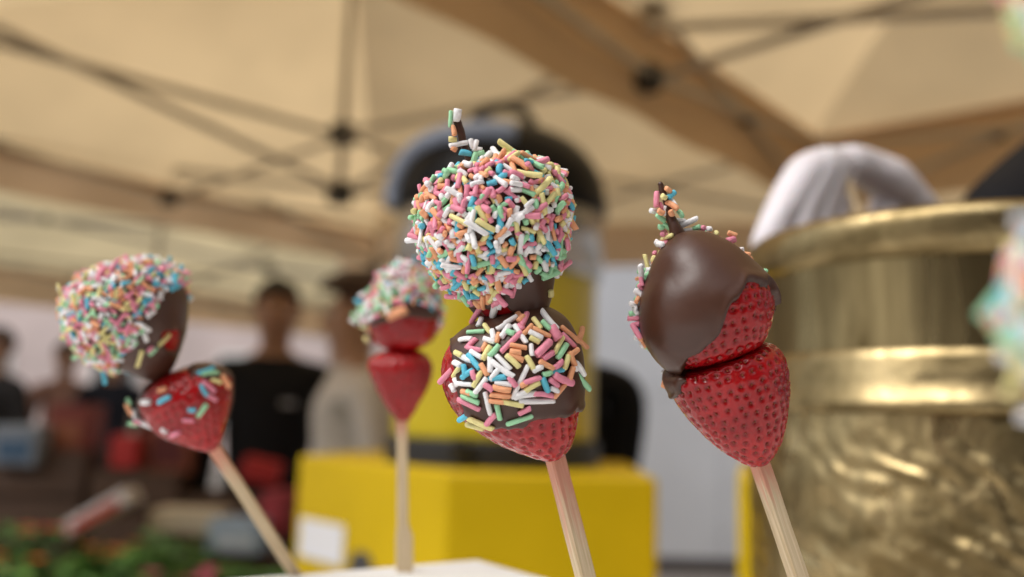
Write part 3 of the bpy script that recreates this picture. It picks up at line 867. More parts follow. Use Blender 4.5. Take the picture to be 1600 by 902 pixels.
hand(A, parse('P 738 475 765 448;P 700 462 728 462;O 745 470 752 478;W 728 456 748 440;Y 765 468 778 452;W 772 492 778 470 1.2;W 782 472 780 480;P 800 462 806 440;G 738 448 744 444;O 716 448 712 420;P 700 440 712 444;W 790 444 812 446 1.2;W 776 436 800 430 1.2;O 752 436 766 446 1.4'), 0, 0, 1, lst)
hand(A, [('Y', 858, 455, 858, 462, 1.2), ('W', 775, 470, 770, 492), ('P', 757, 470, 740, 500)], 0, 0, 1, lst)
# lower strawberry of the middle skewer
B = Berry([(800, 488), (840, 480), (878, 497), (900, 535), (908, 580), (905, 635), (898, 680), (885, 708), (862, 721), (830, 714), (795, 701), (760, 683), (725, 658), (702, 630), (690, 592), (694, 556), (712, 530), (752, 504)], (800, 488), (845, 720), d0 - .001, .95, seedpx=17.5, seed=2)
B.build(skA)
def mB(x, y, z):
    yb = interp([(686, 490), (702, 515), (714, 560), (726, 618), (745, 650), (775, 662), (800, 657), (825, 645), (850, 648), (880, 648), (908, 636)], x)
    return (yb - y) * .8
B.coat(mB, seed=3); B.prepare()
LB = """W 245 105 230 140;Y 262 135 290 175;G 175 170 255 165;W 140 210 195 205;P 170 250 215 205;P 180 250 240 262;W 260 205 310 220;W 300 165 310 205;O 335 180 325 220;W 330 155 370 130;W 370 125 425 92;W 350 195 390 140;G 380 170 410 180;O 413 45 445 95;O 440 115 460 95;P 450 140 480 75;P 435 140 455 155;W 415 140 470 225;P 350 270 445 175;O 395 235 470 250;O 395 268 440 275;O 390 282 455 310;Y 375 290 435 345;G 290 290 335 240;Y 255 305 290 245;O 250 260 265 230;W 195 270 245 300;Y 115 275 145 290;W 130 285 190 315;B 180 285 235 355;O 245 335 275 385;W 290 300 290 370;W 325 290 390 355;W 305 325 405 395;W 290 410 335 355;B 290 405 365 395;W 110 325 140 340;Y 105 395 135 350;B 150 400 200 365;B 160 340 165 385;P 200 370 215 405;Y 205 445 245 370;W 120 430 190 435;W 215 475 270 405;P 265 435 300 460;W 320 425 395 435;P 390 400 420 440;O 310 450 390 465;O 295 485 390 495;O 293 515 355 522;Y 355 520 455 540;W 405 500 480 345;P 465 425 540 400;O 450 440 470 430;Y 470 465 535 425;W 415 500 520 480;W 445 525 615 520;W 430 490 470 470;P 515 480 600 490;B 555 405 580 470;P 590 410 630 440;P 610 390 700 430 1.3;W 600 455 630 470;O 615 500 665 440;G 560 385 595 375;O 540 320 605 355;W 510 365 550 345;Y 475 295 510 355;W 495 240 500 285;P 525 285 590 220 1.7;P 560 305 605 275 1.2;P 600 145 635 200 1.7;W 550 65 625 155;G 555 120 590 155;Y 510 105 545 150;O 510 150 590 190;W 490 170 550 200;Y 495 200 535 220;O 460 180 500 140;O 655 145 740 215;O 730 200 780 245;O 760 150 745 200;P 660 180 720 240;Y 620 270 660 195;G 635 300 680 230;O 690 290 730 260;O 690 275 715 335;Y 665 355 685 290;P 615 350 650 320;W 730 325 770 385;G 720 380 785 455;O 685 420 705 350;B 610 370 660 360;W 715 345 725 355;W 265 480 290 585;G 150 490 230 525;G 175 470 220 490;P 130 510 235 560;B 135 610 205 575;Y 170 640 250 660;Y 185 610 300 660;P 270 640 315 590;G 325 540 340 610;P 440 580 490 555;G 380 640 500 600;P 40 420 95 365;W 95 440 110 465;W 110 410 120 440;O 150 470 190 480"""
lb = []
hand(B, parse(LB), 680, 470, .2994, lb, .98)
allA = lst + lb
for q in lb: pass
commit([(*q[:5], q[5] + (1 if q[0] is B else 0)) for q in allA], 300)
stick(skA, P(868, 717, d0 + .001), f_, .0042, R_(24), .014)

# ------------------------------------------------ skewer C/D: sharp, on the right
f_ = foot(1302, 1062)
skC = thing('strawberry_skewer', 'sharp right skewer with smooth bare chocolate and half red strawberry', 'skewer', f_, 'chocolate strawberry skewers')
d1 = .222
Dd = Berry([(1046, 576), (1085, 568), (1130, 560), (1165, 545), (1198, 535), (1222, 553), (1231, 595), (1229, 640), (1221, 685), (1206, 718), (1184, 730), (1152, 720), (1115, 695), (1078, 658), (1052, 622), (1039, 594)], (1110, 545), (1182, 730), d1 + .001, .92, seedpx=17, seed=4)
Dd.build(skC)
Dd.coat(lambda x, y, z: max(min(interp([(570, 1085), (585, 1068), (610, 1064), (630, 1046), (660, 1030)], y) - x, 640 - y), 7 - math.hypot((x - 1180) / 1.6, y - 567)), thick=.0006, edge=.0009, seed=5)
Cc = Berry([(1048, 384), (1064, 372), (1096, 369), (1134, 383), (1166, 408), (1200, 442), (1207, 475), (1199, 515), (1178, 545), (1140, 562), (1095, 572), (1058, 578), (1034, 563), (1016, 538), (1006, 505), (1008, 470), (1018, 436), (1031, 405)], (1072, 366), (1100, 575), d1 - .001, .92, seedpx=17, seed=6)
Cc.build(skC)
def mC(x, y, z):
    yb = interp([(990, 620), (1050, 592), (1064, 572), (1085, 540), (1112, 494), (1146, 457), (1170, 452), (1210, 462)], x)
    return (yb - y) * .75 + (0 if z > 0 else -z / Cc.k * 1.4)
Cc.coat(mC, thick=.0012, seed=7); Cc.prepare(); Dd.prepare()
stem(Cc, [(1062, 372), (1052, 352), (1046, 335), (1040, 315), (1034, 298), (1030, 286)], [14, 9, 6.5, 5.5, 5, 4])
LC = """P 240 140 235 220;O 305 110 325 122;B 320 165 358 133;Y 275 165 290 172;W 345 190 360 215;O 315 203 368 242;P 265 210 280 245;W 300 232 298 278;W 207 255 228 257;O 250 262 275 275;O 325 265 335 285;G 245 288 288 318;G 390 262 404 288;G 265 365 283 365;G 297 348 335 372;W 365 373 512 308;W 382 317 430 320;W 432 390 478 385;G 358 412 398 438 1.2;P 322 420 358 458 1.2;P 303 470 318 480;P 296 395 286 410;W 247 462 288 488;Y 280 528 266 558;O 236 608 231 640;W 192 650 224 655;G 172 722 224 664;P 128 757 164 788;W 104 792 158 832;W 137 867 158 888;W 72 880 98 885;G 503 374 532 362;P 547 366 563 370;W 596 375 608 376;O 553 412 608 406;Y 650 405 660 410;P 660 428 703 462;P 730 458 768 444 1.4;O 738 403 778 418;W 762 513 788 548;O 851 542 850 588 1.9;G 180 690 200 680;W 255 580 268 590"""
lc = []
def flat_hand(b, rows, ox, oy, sc, lst, zc):
    for r in rows:
        c, x1, y1, x2, y2 = r[:5]; ft = r[5] if len(r) > 5 else 1
        p1 = Vector(((ox + x1 * sc - b.cx) * b.k, (b.cy - oy - y1 * sc) * b.k, 0)); p2 = Vector(((ox + x2 * sc - b.cx) * b.k, (b.cy - oy - y2 * sc) * b.k, 0))
        h, n_, i, dist = b.bvh.find_nearest((p1 + p2) / 2 + Vector((0, 0, zc)))
        z = max(-.004, min(.003, h.z + .001)) if dist < .004 else rnd.uniform(-.0008, .0016)
        p1.z = z + rnd.uniform(-.0007, .0007); p2.z = z + rnd.uniform(-.0007, .0007)
        nn = Vector((0, .3, 1)).normalized()
        put(b, (p1 + p2) / 2, p2 - p1, nn, c, (p2 - p1).length + .0008, ft, lst)
flat_hand(Cc, parse(LC), 970, 270, .2328, lc, -.003)
flat_hand(Cc, [('W', 992, 479, 997, 490), ('P', 985, 498, 1000, 497), ('G', 987, 491, 1000, 490), ('B', 996, 512, 1003, 522, 1.1), ('O', 1004, 530, 1010, 541), ('W', 1005, 468, 998, 474), ('P', 1001, 458, 1007, 452), ('P', 1003, 505, 996, 508)], 0, 0, 1, lc, -.003)
scatter(Cc, 420, lambda x, y, z: (1 if z < -.0045 and y < 540 - max(0, x - 1100) * .9 else 0), lc, 21, .0019, .003)
scatter(Cc, 60, lambda x, y, z: (1 if -.0045 < z < -.0005 and x < 1060 and y < 545 else 0), lc, 22, .0023, .0026)
flat_hand(Dd, [('O', 1041, 590, 1037, 604), ('W', 1038, 582, 1043, 586)], 0, 0, 1, lc, -.002)
commit(lc, 300)
stick(skC, P(1188, 727, d1 + .002), f_, .0040, R_(18), .004)

# ------------------------------------------------ skewer E/F: leaning, left, a little soft
d2 = .305
f_ = foot(461, 897)
skE = thing('strawberry_skewer', 'leaning left skewer with sprinkle ball above a red heart shaped strawberry', 'skewer', f_, 'chocolate strawberry skewers')
Fb = Berry([(235, 605), (262, 585), (300, 573), (335, 572), (356, 588), (358, 625), (350, 665), (342, 696), (328, 706), (295, 697), (255, 680), (232, 655), (222, 628)], (265, 590), (336, 706), d2 + .003, .95, seedpx=14, seed=8, dimple=.0008, nt=70, nphi=130)
Fb.build(skE)
Fb.coat(lambda x, y, z: max(min(interp([(560, 262), (600, 244), (640, 234), (680, 225)], y) - x, 60), interp([(220, 560), (300, 570), (330, 582), (358, 590)], x) - y, (-z / Fb.k - 25)), thick=.0007, seed=9)
Eb = Berry([(155, 436), (192, 420), (232, 417), (266, 430), (283, 462), (284, 505), (276, 545), (262, 580), (238, 592), (208, 580), (170, 564), (135, 542), (117, 508), (118, 470), (133, 448)], (180, 415), (240, 592), d2, 1.0, seedpx=14, seed=10, dimple=.0004, nt=70, nphi=130)
Eb.build(skE)
Eb.coat(lambda x, y, z: 12 if z < 0 else max(-40, 4 + math.hypot((x - 280) * 1.5, y - 535) - 22), seed=11)
Eb.prepare(); Fb.prepare()
le = []
def regE(x, y, z):
    xb = interp([(400, 290), (440, 284), (460, 266), (500, 250), (530, 236), (548, 212), (575, 185), (600, 155)], y)
    return 1 if x < xb - 6 or z < -.004 and y < 560 and x < 240 else (.5 if x < xb + 4 else 0)
scatter(Eb, 1200, regE, le, 31, .00190, .0027, 1.0, 1.3)
E1 = .59
flat_hand(Eb, parse("B 140 345 146 388 1.3;G 60 322 80 310;Y 70 310 100 300;O 320 95 342 92;Y 315 125 340 122;W 250 50 258 70;P 300 85 320 80;B 130 150 150 145"), 80, 370, E1, le, 0)
hand(Eb, parse("Y 285 285 312 258;G 260 310 275 295;Y 240 300 228 340;W 245 255 252 275;P 265 290 255 300"), 80, 370, E1, le)
hand(Fb, parse("B 390 365 430 350;O 445 370 470 395 1.3;Y 425 378 445 385;P 400 385 430 410 1.2;B 395 395 410 420;P 412 420 435 432;G 387 475 410 445 1.3;B 365 460 380 460;P 350 485 375 487;W 247 440 263 440 1.3;B 287 440 315 425 1.2;O 287 410 305 405 1.2;W 247 490 265 505;P 318 525 338 515 1.2;W 296 510 306 516;G 400 365 440 360"), 80, 370, E1, le)
flat_hand(Fb, parse("O 200 445 212 470 1.2;G 205 495 222 500 1.2;W 222 460 226 480;P 225 490 245 492;G 205 430 215 440;W 235 485 255 500"), 80, 370, E1, le, 0)
commit(le, 300)
stick(skE, P(336, 702, d2 + .005), f_, .0041, R_(10), .008)

# ------------------------------------------------ skewer G/H: upright, farthest, soft
d3 = .356
f_ = foot(630, 894)
skG = thing('strawberry_skewer', 'upright blurred skewer behind, red heart strawberry under a sprinkled cap', 'skewer', f_, 'chocolate strawberry skewers')
Hb = Berry([(576, 572), (592, 552), (625, 546), (658, 550), (675, 570), (670, 602), (652, 635), (640, 655), (625, 658), (614, 648), (592, 614)], (626, 548), (630, 658), d3, .95, seedpx=13, seed=12, dimple=.0009, nt=60, nphi=110)
Hb.build(skG)
Gb = Berry([(584, 470), (600, 442), (622, 420), (640, 418), (662, 440), (680, 472), (685, 505), (676, 530), (655, 545), (625, 549), (596, 542), (580, 520), (576, 495)], (632, 418), (628, 549), d3, .98, seedpx=12, seed=13, nt=60, nphi=110)
Gb.build(skG)
Gb.coat(lambda x, y, z: interp([(560, 520), (580, 505), (600, 505), (640, 492), (690, 500)], x) - y + (40 if z < -.004 else 0), seed=14)
Gb.prepare(); Hb.prepare()
lg = []
scatter(Gb, 700, lambda x, y, z: 1 if y < interp([(540, 530), (580, 505), (610, 488), (640, 470), (690, 488)], x) + (30 if z < -.005 else 0) else 0, lg, 41, .0021, .0030, 1.05, 1.6)
hand(Gb, [('O', 606, 496, 634, 484, 2.6), ('P', 640, 440, 650, 448)], 0, 0, 1, lg)
flat_hand(Gb, [('G', 552, 490, 560, 500, 1.3), ('B', 556, 470, 566, 474, 1.2), ('W', 548, 500, 556, 505, 1.2), ('Y', 566, 510, 574, 512, 1.3), ('G', 560, 482, 572, 478, 1.2), ('P', 628, 412, 640, 408), ('W', 562, 462, 574, 458, 1.2), ('Y', 572, 528, 574, 532, 1.5), ('W', 684, 502, 688, 506, 1.2), ('P', 575, 470, 582, 460, 1.2), ('B', 612, 418, 624, 412, 1.3), ('G', 596, 432, 606, 424, 1.2)], 0, 0, 1, lg, 0)
commit(lg, 300)
stick(skG, P(628, 656, d3), f_, .0044, R_(4), .004, paddle=True, th=.003)

# ------------------------------------------------ skewer very near the lens at the right edge
d4 = .092
f_ = P(1775, 650, d4); f_.z = ZB
skN = thing('strawberry_skewer', 'very blurred sprinkled skewer cut off by the right edge, nearest the camera', 'skewer', f_, 'chocolate strawberry skewers')
ln = []
for outl, a0, a1, sd in (([(1715, 335), (1815, 320), (1895, 400), (1915, 480), (1875, 590), (1795, 655), (1715, 630), (1650, 580), (1617, 500), (1633, 420), (1665, 365)], (1740, 322), (1770, 655), 15), ([(1680, -208), (1770, -248), (1870, -188), (1900, -78), (1860, 42), (1780, 87), (1700, 57), (1650, 2), (1625, -68), (1635, -148)], (1730, -230), (1750, 105), 16)):
    b = Berry(outl, a0, a1, d4, .95, seedpx=42, seed=sd, nt=60, nphi=110); b.build(skN); b.coat(lambda x, y, z: 40, seed=sd); b.prepare()
    scatter(b, 700, lambda x, y, z: 1, ln, 50 + sd, .0019, .003, 1.05, 1.2)
    last = b
flat_hand(last, [], 0, 0, 1, ln, 0)
commit(ln, 300)
stick(skN, P(1770, 650, d4), f_, .004, R_(20), .01)

# ================================================================== PEOPLE
def tint(name, c, **k): return mat(name, c, k.pop('rough', .8), **k)
skin_b = mat('brown_skin', (.38, .20, .12), .5, sss=.1, sscale=.01)
skin_l = mat('tan_skin', (.44, .25, .16), .5, sss=.1, sscale=.01)
def person(label, loc, h=1.72, face=180, shirt=(.01, .01, .012), trousers=(.02, .02, .03), hair=(.012, .009, .007), skinm=None, pose='down', hairsize=1.0, armR=None, group=None, gloves=False, emblem=False, bulk=1.0):
    """standing figure; face = heading in degrees, 180 looks at the camera"""
    skinm = skinm or skin_b
    t = thing('person', label, 'person', loc, group)
    k = h / 1.72; Mx = Matrix.Translation(Vector(loc)) @ Matrix.Rotation(R_(-face), 4, 'Z') @ Matrix.Diagonal((k, k, k, 1))
    n = []; e = []
    def add(p, r, par=None):
        n.append((Mx @ Vector(p), tuple(x * k for x in (r if isinstance(r, tuple) else (r, r))))); i = len(n) - 1
        if par is not None: e.append((par, i))
        return i
    W = bulk
    pel = add((0, 0, .95), (.155 * W, .115 * W)); wst = add((0, 0, 1.10), (.165 * W, .125 * W), pel); ch = add((0, 0, 1.28), (.205 * W, .13 * W), wst); ub = add((0, 0, 1.40), (.12, .09), ch)
    nk = add((0, .01, 1.48), .058, ub); jw = add((0, .03, 1.55), (.068, .084), nk); hd = add((0, .02, 1.63), (.090, .10), jw); tp = add((0, .01, 1.70), (.062, .07), hd)
    Mi = Mx.inverted()
    for sx in (-1, 1):
        sh = add((sx * .18 * W, 0, 1.375), .072, ub)
        if armR and sx == 1:
            el = sh
            for p_, r_ in armR:
                n.append((Vector(p_), (r_, r_))); e.append((el, len(n) - 1)); el = len(n) - 1
            continue
        if pose == 'front':
            el = add((sx * .24, .06, 1.12), .045, sh); wr = add((sx * .15, .28, 1.06), .030, el); hn = add((sx * .13, .36, 1.05), (.042, .018), wr)
            fdir = Vector((0, .085, -.02))
        else:
            ax_ = .235 if bulk < 1.2 else .20; el = add((sx * ax_, -.02, 1.11), .052 * bulk, sh); wr = add((sx * ax_, .05, .87), .030, el); hn = add((sx * ax_, .07, .79), (.018, .042), wr)
            fdir = Vector((0, .02, -.085))
        hp_ = Mi @ n[hn][0]
        for q in range(4):
            o_ = Vector((0, (q - 1.5) * .02, 0)) if pose != 'front' else Vector(((q - 1.5) * .02, 0, 0))
            f1 = add(hp_ + o_ + fdir * .5, .0095, hn); add(hp_ + o_ + fdir * (1.0 + (.12 if q in (1, 2) else 0)), .008, f1)
        o_ = Vector((0, .04, 0)) if pose != 'front' else Vector((-sx * .04, 0, 0))
        t1 = add(hp_ + o_ - fdir * .1, .011, hn); add(hp_ + o_ * 1.4 + fdir * .35, .009, t1)
    for sx in (-1, 1):
        hip = add((sx * .095, 0, .86), .092, pel); kn = add((sx * .105, .01, .48), .06, hip); an = add((sx * .11, -.02, .08), .042, kn); add((sx * .125, .13, .035), (.042, .03), an)
    me = skin(n, e, 2, 0, 'body')
    for m in (skinm, tint('cloth_%s' % label[:24], shirt, spec=.2), tint('trousers_%s' % label[:24], trousers), mat('dark_shoe', (.02, .018, .016), .5)): me.materials.append(m)
    hands = [Mi @ q[0] for q in n]
    for pl in me.polygons:
        c = Mi @ pl.center
        if c.z > 1.455 and math.hypot(c.x, c.y) < .16: i = 0
        elif c.z < .10: i = 3
        elif abs(c.x) < .21 and c.z < .93: i = 2
        elif pose == 'down' and c.z < .88 and abs(c.x) > .19: i = 0
        elif pose == 'front' and c.y > .27 and not (armR and c.x > .02): i = 0
        else: i = 1
        pl.material_index = i
    ob = obj('body', me, None, t)
    hm = tint('hair_%s' % label[:24], hair, rough=.6)
    bm = bmesh.new(); r = bmesh.ops.create_icosphere(bm, subdivisions=4, radius=1)
    for v in list(bm.verts):
        p = v.co.copy()
        if p.z < -.05 - .55 * max(0, -p.y) and not (p.y < -.2 and p.z > -.75): bm.verts.remove(v); continue
        if p.y > .35 and p.z < .32: bm.verts.remove(v); continue
        s_ = 1 + .10 * noise.noise(p * 4) + .05 * noise.noise(p * 11)
        v.co = Mx @ (Vector((0, .012, 1.655)) + Vector((p.x * .088 * hairsize, p.y * .108 * hairsize, p.z * .10 * hairsize)) * s_)
    obj('hair', bm, hm, t, smooth=True)
    fm = mat('eye_white', (.7, .68, .65), .3); pm = mat('pupil', (.01, .008, .006), .2); lm = mat('lips', (.22, .07, .055), .5)
    def ball(name, p, r, m, par=t):
        bm = bmesh.new(); bmesh.ops.create_icosphere(bm, subdivisions=2, radius=1); bmesh.ops.transform(bm, matrix=Mx @ Matrix.Translation(Vector(p)) @ Matrix.Diagonal((*r, 1)), verts=bm.verts)
        return obj(name, bm, m, par, smooth=True)
    for sx in (-1, 1):
        ey = ball('eye', (sx * .031, .096, 1.625), (.013, .009, .008), fm); ball('pupil', (sx * .031, .103, 1.625), (.006, .004, .006), pm, ey)
        ball('eyebrow', (sx * .032, .101, 1.647), (.018, .005, .004), hm); ball('ear', (sx * .078, .01, 1.615), (.010, .02, .03), skinm)
    ball('nose', (0, .112, 1.597), (.013, .016, .024), skinm); ball('mouth', (0, .100, 1.563), (.022, .007, .007), lm)
    if emblem:
        em = mat('grey_print', (.35, .36, .4), .8)
        bm = bmesh.new(); box(bm, (-.06, .118 * bulk, 1.28), (.05, .012, .018)); bmesh.ops.transform(bm, matrix=Mx, verts=bm.verts); obj('chest_emblem', bm, em, t)
    return t
def stand(px, dist):     # ground point below a pixel column at a distance
    p = P(px, 650, dist); return Vector((p.x, p.y, 0))
g = 'people at the market'
person('person in black t-shirt with short dark hair, leftmost of the two by the counter', stand(422, 3.2), 1.64, 165, shirt=(.008, .008, .010), emblem=True, bulk=1.19, group=g)
person('person in pale grey sweater with full brown hair beside the yellow counter', stand(553, 2.65), 1.57, 245, shirt=(.60, .56, .52), trousers=(.05, .05, .07), hair=(.045, .018, .010), hairsize=1.25, skinm=skin_l, bulk=.92, group=g)
person('person in black standing right behind the yellow dispenser', stand(842, 2.3), 1.6, 185, shirt=(.005, .005, .006), group=g, bulk=1.4)
person('far person in rust brown top at the left', stand(95, 6.2), 1.6, 150, shirt=(.30, .16, .12), trousers=(.12, .06, .04), group=g)
person('far person in dark clothes at the very left edge', stand(-12, 5.2), 1.6, 200, shirt=(.02, .018, .018), group=g)
person('far person in dark navy coat behind the sprinkle ball', stand(172, 6.0), 1.6, 160, shirt=(.015, .016, .024), group=g)
person('far person in beige coat with dark bag near the middle of the left side', stand(235, 7.0), 1.55, 120, shirt=(.45, .38, .30), trousers=(.03, .03, .04), group=g)

# ---------------------------------------------------------------- vendor with gloved hand over the pot
glove = mat('white_latex_glove', (.72, .68, .72), .45, sss=.1, sscale=.003, bump=.7, bscale=70, bdist=.003)
vend = person('person in black reaching a white gloved hand over the brass pot', (.80, .87, 0), 1.74, 225, shirt=(.005, .005, .007), group=g,
              armR=[(P(1810, 190, .80), .060), (P(1640, 312, .69), .050), (P(1532, 378, .635), .034)], pose='front')
def nd_(p, r, par=None):
    n.append((Vector(p), r)); i = len(n) - 1
    if par is not None: e.append((par, i))
    return i
n = []; e = []
# gloved hand: wrist, palm, four fingers bent down into the pot, thumb under
w0 = nd_(P(1560, 410, .64), .024); w1 = nd_(P(1476, 398, .615), .022, w0); w2 = nd_(P(1434, 338, .60), .0165, w1); p0 = nd_(P(1420, 296, .592), .0170, w2); p1 = nd_(P(1383, 279, .582), .0160, p0); p2 = nd_(P(1343, 255, .572), .0120, p1); p3 = nd_(P(1302, 258, .562), .0165, p2)
me = [skin(n, e, 2, 3, 'glove')]
kn = [((1264, 268, .550), (1228, 322, .536), (1206, 364, .528), (1186, 408, .524)),
      ((1281, 259, .554), (1254, 324, .540), (1238, 374, .532), (1227, 427, .528)),
      ((1297, 257, .558), (1279, 328, .546), (1269, 378, .538), (1262, 430, .532)),
      ((1310, 262, .564), (1302, 330, .552), (1297, 380, .545), (1293, 430, .540)),
      ((1388, 308, .592), (1378, 345, .582), (1366, 385, .572), (1350, 425, .565))]
rads = [(.0155, .0125, .0108, .0088), (.016, .0125, .011, .0088), (.0155, .0118, .0105, .0086), (.0140, .0105, .0095, .0080), (.013, .0115, .0105, .009)]
for ch_, rd in zip(kn, rads):
    n = []; e = []; q = nd_(P(1318, 262, .566), rd[0] * .9) if ch_[0][0] < 1380 else nd_(P(1415, 300, .595), rd[0])
    for c_, r in zip(ch_, rd): q = nd_(P(*c_), r, q)
    me.append(skin(n, e, 2, 0, 'glove'))
bm = bmesh.new()
for m_ in me: bm.from_mesh(m_)
obj('glove', bm, glove, vend, smooth=True)
bm = bmesh.new(); bar(bm, P(1324, 280, .548), P(1358, 385, .535), .0045, .0045, .0008)
sk = thing('wooden_stick', 'thin wooden stick held in the white gloved hand', 'stick', P(1362, 372, .548)); obj('stick_body', bm, mat('bamboo_plain', (.56, .42, .25), .6), sk)

# ================================================================== NEIGHBOURING STALL, lower left
zt = .60
st = thing('display_table', 'long low display table with plants and packages on the left', 'table', (-1.3, 2.7, 0))
wdm = mat('brown_wood', (.085, .045, .026), .6, var=.3, vscale=6, vstretch=(1, 8, 8))
for k in range(5): boxo('plank', (-1.35, 2.25 + k * .22, zt - .02), (2.3, .212, .04), wdm, st, bev=.004)
for sx in (-2.4, -.3):
    for sy in (2.2, 3.15): boxo('leg', (sx, sy, (zt - .042) / 2), (.06, .06, zt - .044), wdm, st)
leafs = [mat('leaf_%d' % i, c, .5, var=.25, vscale=30) for i, c in enumerate([(.07, .20, .035), (.14, .30, .05), (.05, .13, .035)])]
potm = mat('terracotta', (.36, .13, .07), .8)
flow = [mat('petal_red', (.5, .02, .03), .5), mat('petal_pink', (.6, .12, .2), .5), mat('petal_orange', (.6, .2, .04), .5)]
def plant(px, d, h, label, seed, fl=None):
    r = random.Random(seed); b = P(px, 650, d); base = Vector((b.x, b.y, zt))
    t = thing('potted_plant', label, 'plant', base, 'potted plants on the display table')
    obj('pot', lathe(bmesh.new(), [(0, .0), (.05, 0), (.065, .09), (.072, .09), (.072, .105), (.06, .105), (.055, .085), (0, .085)], 20, base), potm, t)
    bm = bmesh.new(); tube(bm, [base + Vector((0, 0, .08)), base + Vector((.005, 0, h * .5)), base + Vector((0, .005, h * .8))], [.006, .005, .003], 6); obj('stem', bm, leafs[2], t)
    bm = bmesh.new()
    for i in range(170):
        th = r.uniform(0, 6.28); rr = r.random() ** .5 * .15; z = .09 + r.random() * h
        c = base + Vector((rr * math.cos(th) * (1.15 - z / (h + .3)), rr * math.sin(th), z)); L = r.uniform(.03, .065); wv = L * .36
        ax = Vector((math.cos(th), math.sin(th), r.uniform(-.3, .9))).normalized(); sd = ax.cross(Vector((r.uniform(-.3, .3), r.uniform(-.3, .3), 1))).normalized(); up_ = sd.cross(ax)
        pts = [c, c + ax * L * .35 + sd * wv + up_ * .006, c + ax * L + up_ * -.008, c + ax * L * .35 - sd * wv + up_ * .006, c + ax * L * .5 - up_ * .003]
        v = [bm.verts.new(p) for p in pts]; fs = [bm.faces.new((v[0], v[1], v[4])), bm.faces.new((v[1], v[2], v[4])), bm.faces.new((v[2], v[3], v[4])), bm.faces.new((v[3], v[0], v[4]))]
        mi = r.choice([0, 0, 1, 2])
        for f in fs: f.material_index = mi
    o = obj('foliage', bm, leafs, t)
    if fl is not None:
        for i in range(7):
            th = r.uniform(0, 6.28); rr = r.uniform(.02, .12); c = base + Vector((rr * math.cos(th), rr * math.sin(th), .10 + h * r.uniform(.75, 1.05)))
            bm = bmesh.new()
            for q in range(6):
                a = q * math.pi / 3; d_ = Vector((math.cos(a), math.sin(a), .35)) * .026; s_ = Vector((-math.sin(a), math.cos(a), 0)) * .013
                v = [bm.verts.new(c), bm.verts.new(c + d_ * .6 + s_), bm.verts.new(c + d_), bm.verts.new(c + d_ * .6 - s_)]; bm.faces.new(v)
            obj('flower', bm, flow[fl], t)
pl = [(10, 2.35, .10, 'low leafy plant with orange flowers at the bottom left corner', 2), (72, 2.55, .15, 'leafy plant with red flowers, second from the bottom left corner', 0), (135, 2.35, .07, 'low plain green plant in front of the slanted tray', None),
      (200, 2.55, .10, 'low green plant with orange flowers right of the slanted tray', 2), (278, 2.4, .16, 'tallest leafy green plant, below the leaning skewer', None), (330, 2.3, .09, 'green plant with pink flowers left of the pale blue carton', 1),
      (425, 2.4, .07, 'small green plant nearest the yellow counter', None)]
for i, (px, d, h, lb_, fl_) in enumerate(pl): plant(px, d, h, lb_, 100 + i, fl_)
def carton(name, label, cat, px, py, wpx, hpx, d, c, c2=None, rotz=0, tilt=0, dep=.14, zfix=None):
    ctr_ = P(px, py, d); sz = (wpx * d / F, dep, hpx * d / F)
    rot = Matrix.Rotation(R_(rotz), 3, 'Z') @ Matrix.Rotation(R_(tilt), 3, 'Y')
    t = thing(name, label, cat, ctr_ - Vector((0, 0, sz[2] / 2)), 'packages on the display')
    obj('box_body', box(bmesh.new(), ctr_, sz, rot, .006), mat('card_%s' % label, c, .6, var=.1, vscale=20), t)
    if c2: obj('printed_panel', box(bmesh.new(), ctr_ + rot @ Vector((0, -dep / 2 - .002, -sz[2] * .1)), (sz[0] * .7, .003, sz[2] * .5), rot), mat('print_%s' % label, c2, .5), t)
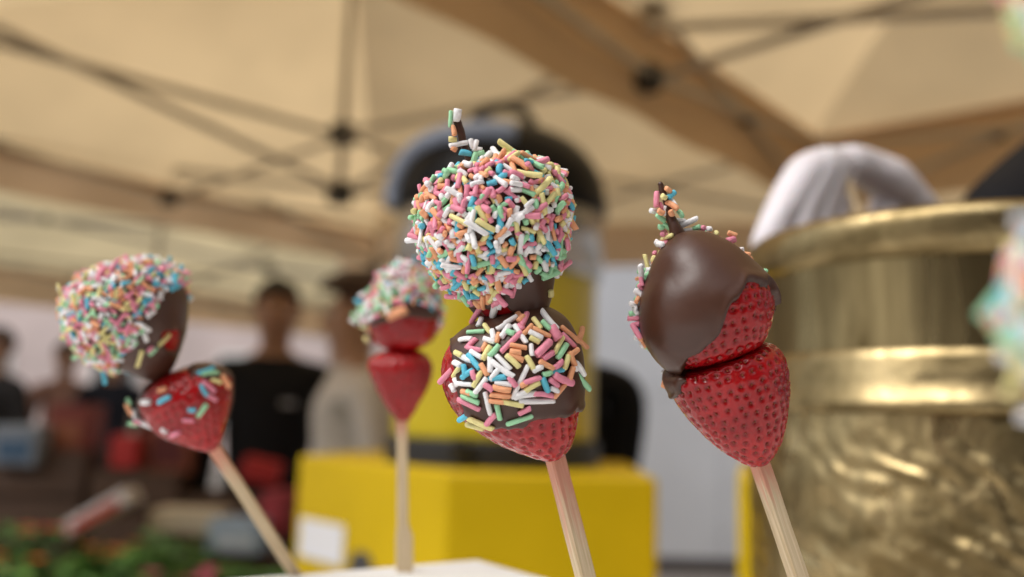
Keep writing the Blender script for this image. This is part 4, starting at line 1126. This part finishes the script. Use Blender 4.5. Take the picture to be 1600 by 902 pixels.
# risers (crates) behind the plants carry the packages
for i, (px, d, wpx, top, lb_) in enumerate([(60, 3.05, 200, 700, 'brown wooden riser crate at the left carrying white and blue cartons'), (235, 3.05, 130, 735, 'brown wooden riser crate behind the slanted tray'), (375, 3.05, 140, 770, 'brown wooden riser crate carrying the red cartons')]):
    c = P(px, top, d); t = thing('wooden_crate', lb_, 'crate', (c.x, c.y, zt), 'riser crates')
    W_ = wpx * d / F; hh = c.z - zt
    for k in range(3):
        boxo('slat', (c.x, c.y - .12, zt + hh * (k + .5) / 3), (W_, .015, hh / 3 - .012), wdm, t); boxo('slat', (c.x, c.y + .12, zt + hh * (k + .5) / 3), (W_, .015, hh / 3 - .012), wdm, t)
    for sx in (-1, 1): boxo('end_board', (c.x + sx * (W_ / 2 - .012), c.y, zt + hh / 2), (.02, .222, hh), wdm, t)
    boxo('lid_board', (c.x, c.y, c.z - .008), (W_ - .002, .26, .016), wdm, t)
carton('carton', 'white carton with blue print at the far left', 'carton', 40, 725 - 30, 70, 60, 2.95, (.22, .26, .32), (.05, .11, .20))
carton('carton', 'dark red upright carton beside the blue printed carton', 'carton', 120, 670, 60, 75, 3.05, (.22, .04, .03), (.3, .1, .05))
carton('carton', 'bright red small carton above the slanted tray', 'carton', 205, 705, 40, 50, 3.05, (.5, .03, .03))
carton('carton', 'rust brown upright carton under the red heart strawberry', 'carton', 275, 690, 70, 95, 3.1, (.25, .07, .035), (.12, .02, .02))
carton('carton', 'red carton leaning against the person in black', 'carton', 410, 735, 58, 34, 2.9, (.42, .02, .02), None, 10, 12)
carton('carton', 'deep red carton just left of the yellow counter', 'carton', 440, 800, 40, 66, 2.7, (.30, .02, .03), None, -12, 0)
carton('carton', 'pale blue and white carton low beside the leaning stick', 'carton', 378, 835, 84, 50, 2.62, (.28, .36, .46), (.45, .5, .55))
carton('carton', 'beige flat carton behind the green plants', 'carton', 300, 812, 110, 34, 2.72, (.5, .42, .30))
carton('tray', 'slanted white and red tray among the plants', 'tray', 160, 800, 110, 26, 2.62, (.62, .58, .58), (.45, .06, .04), 0, -32, .1)
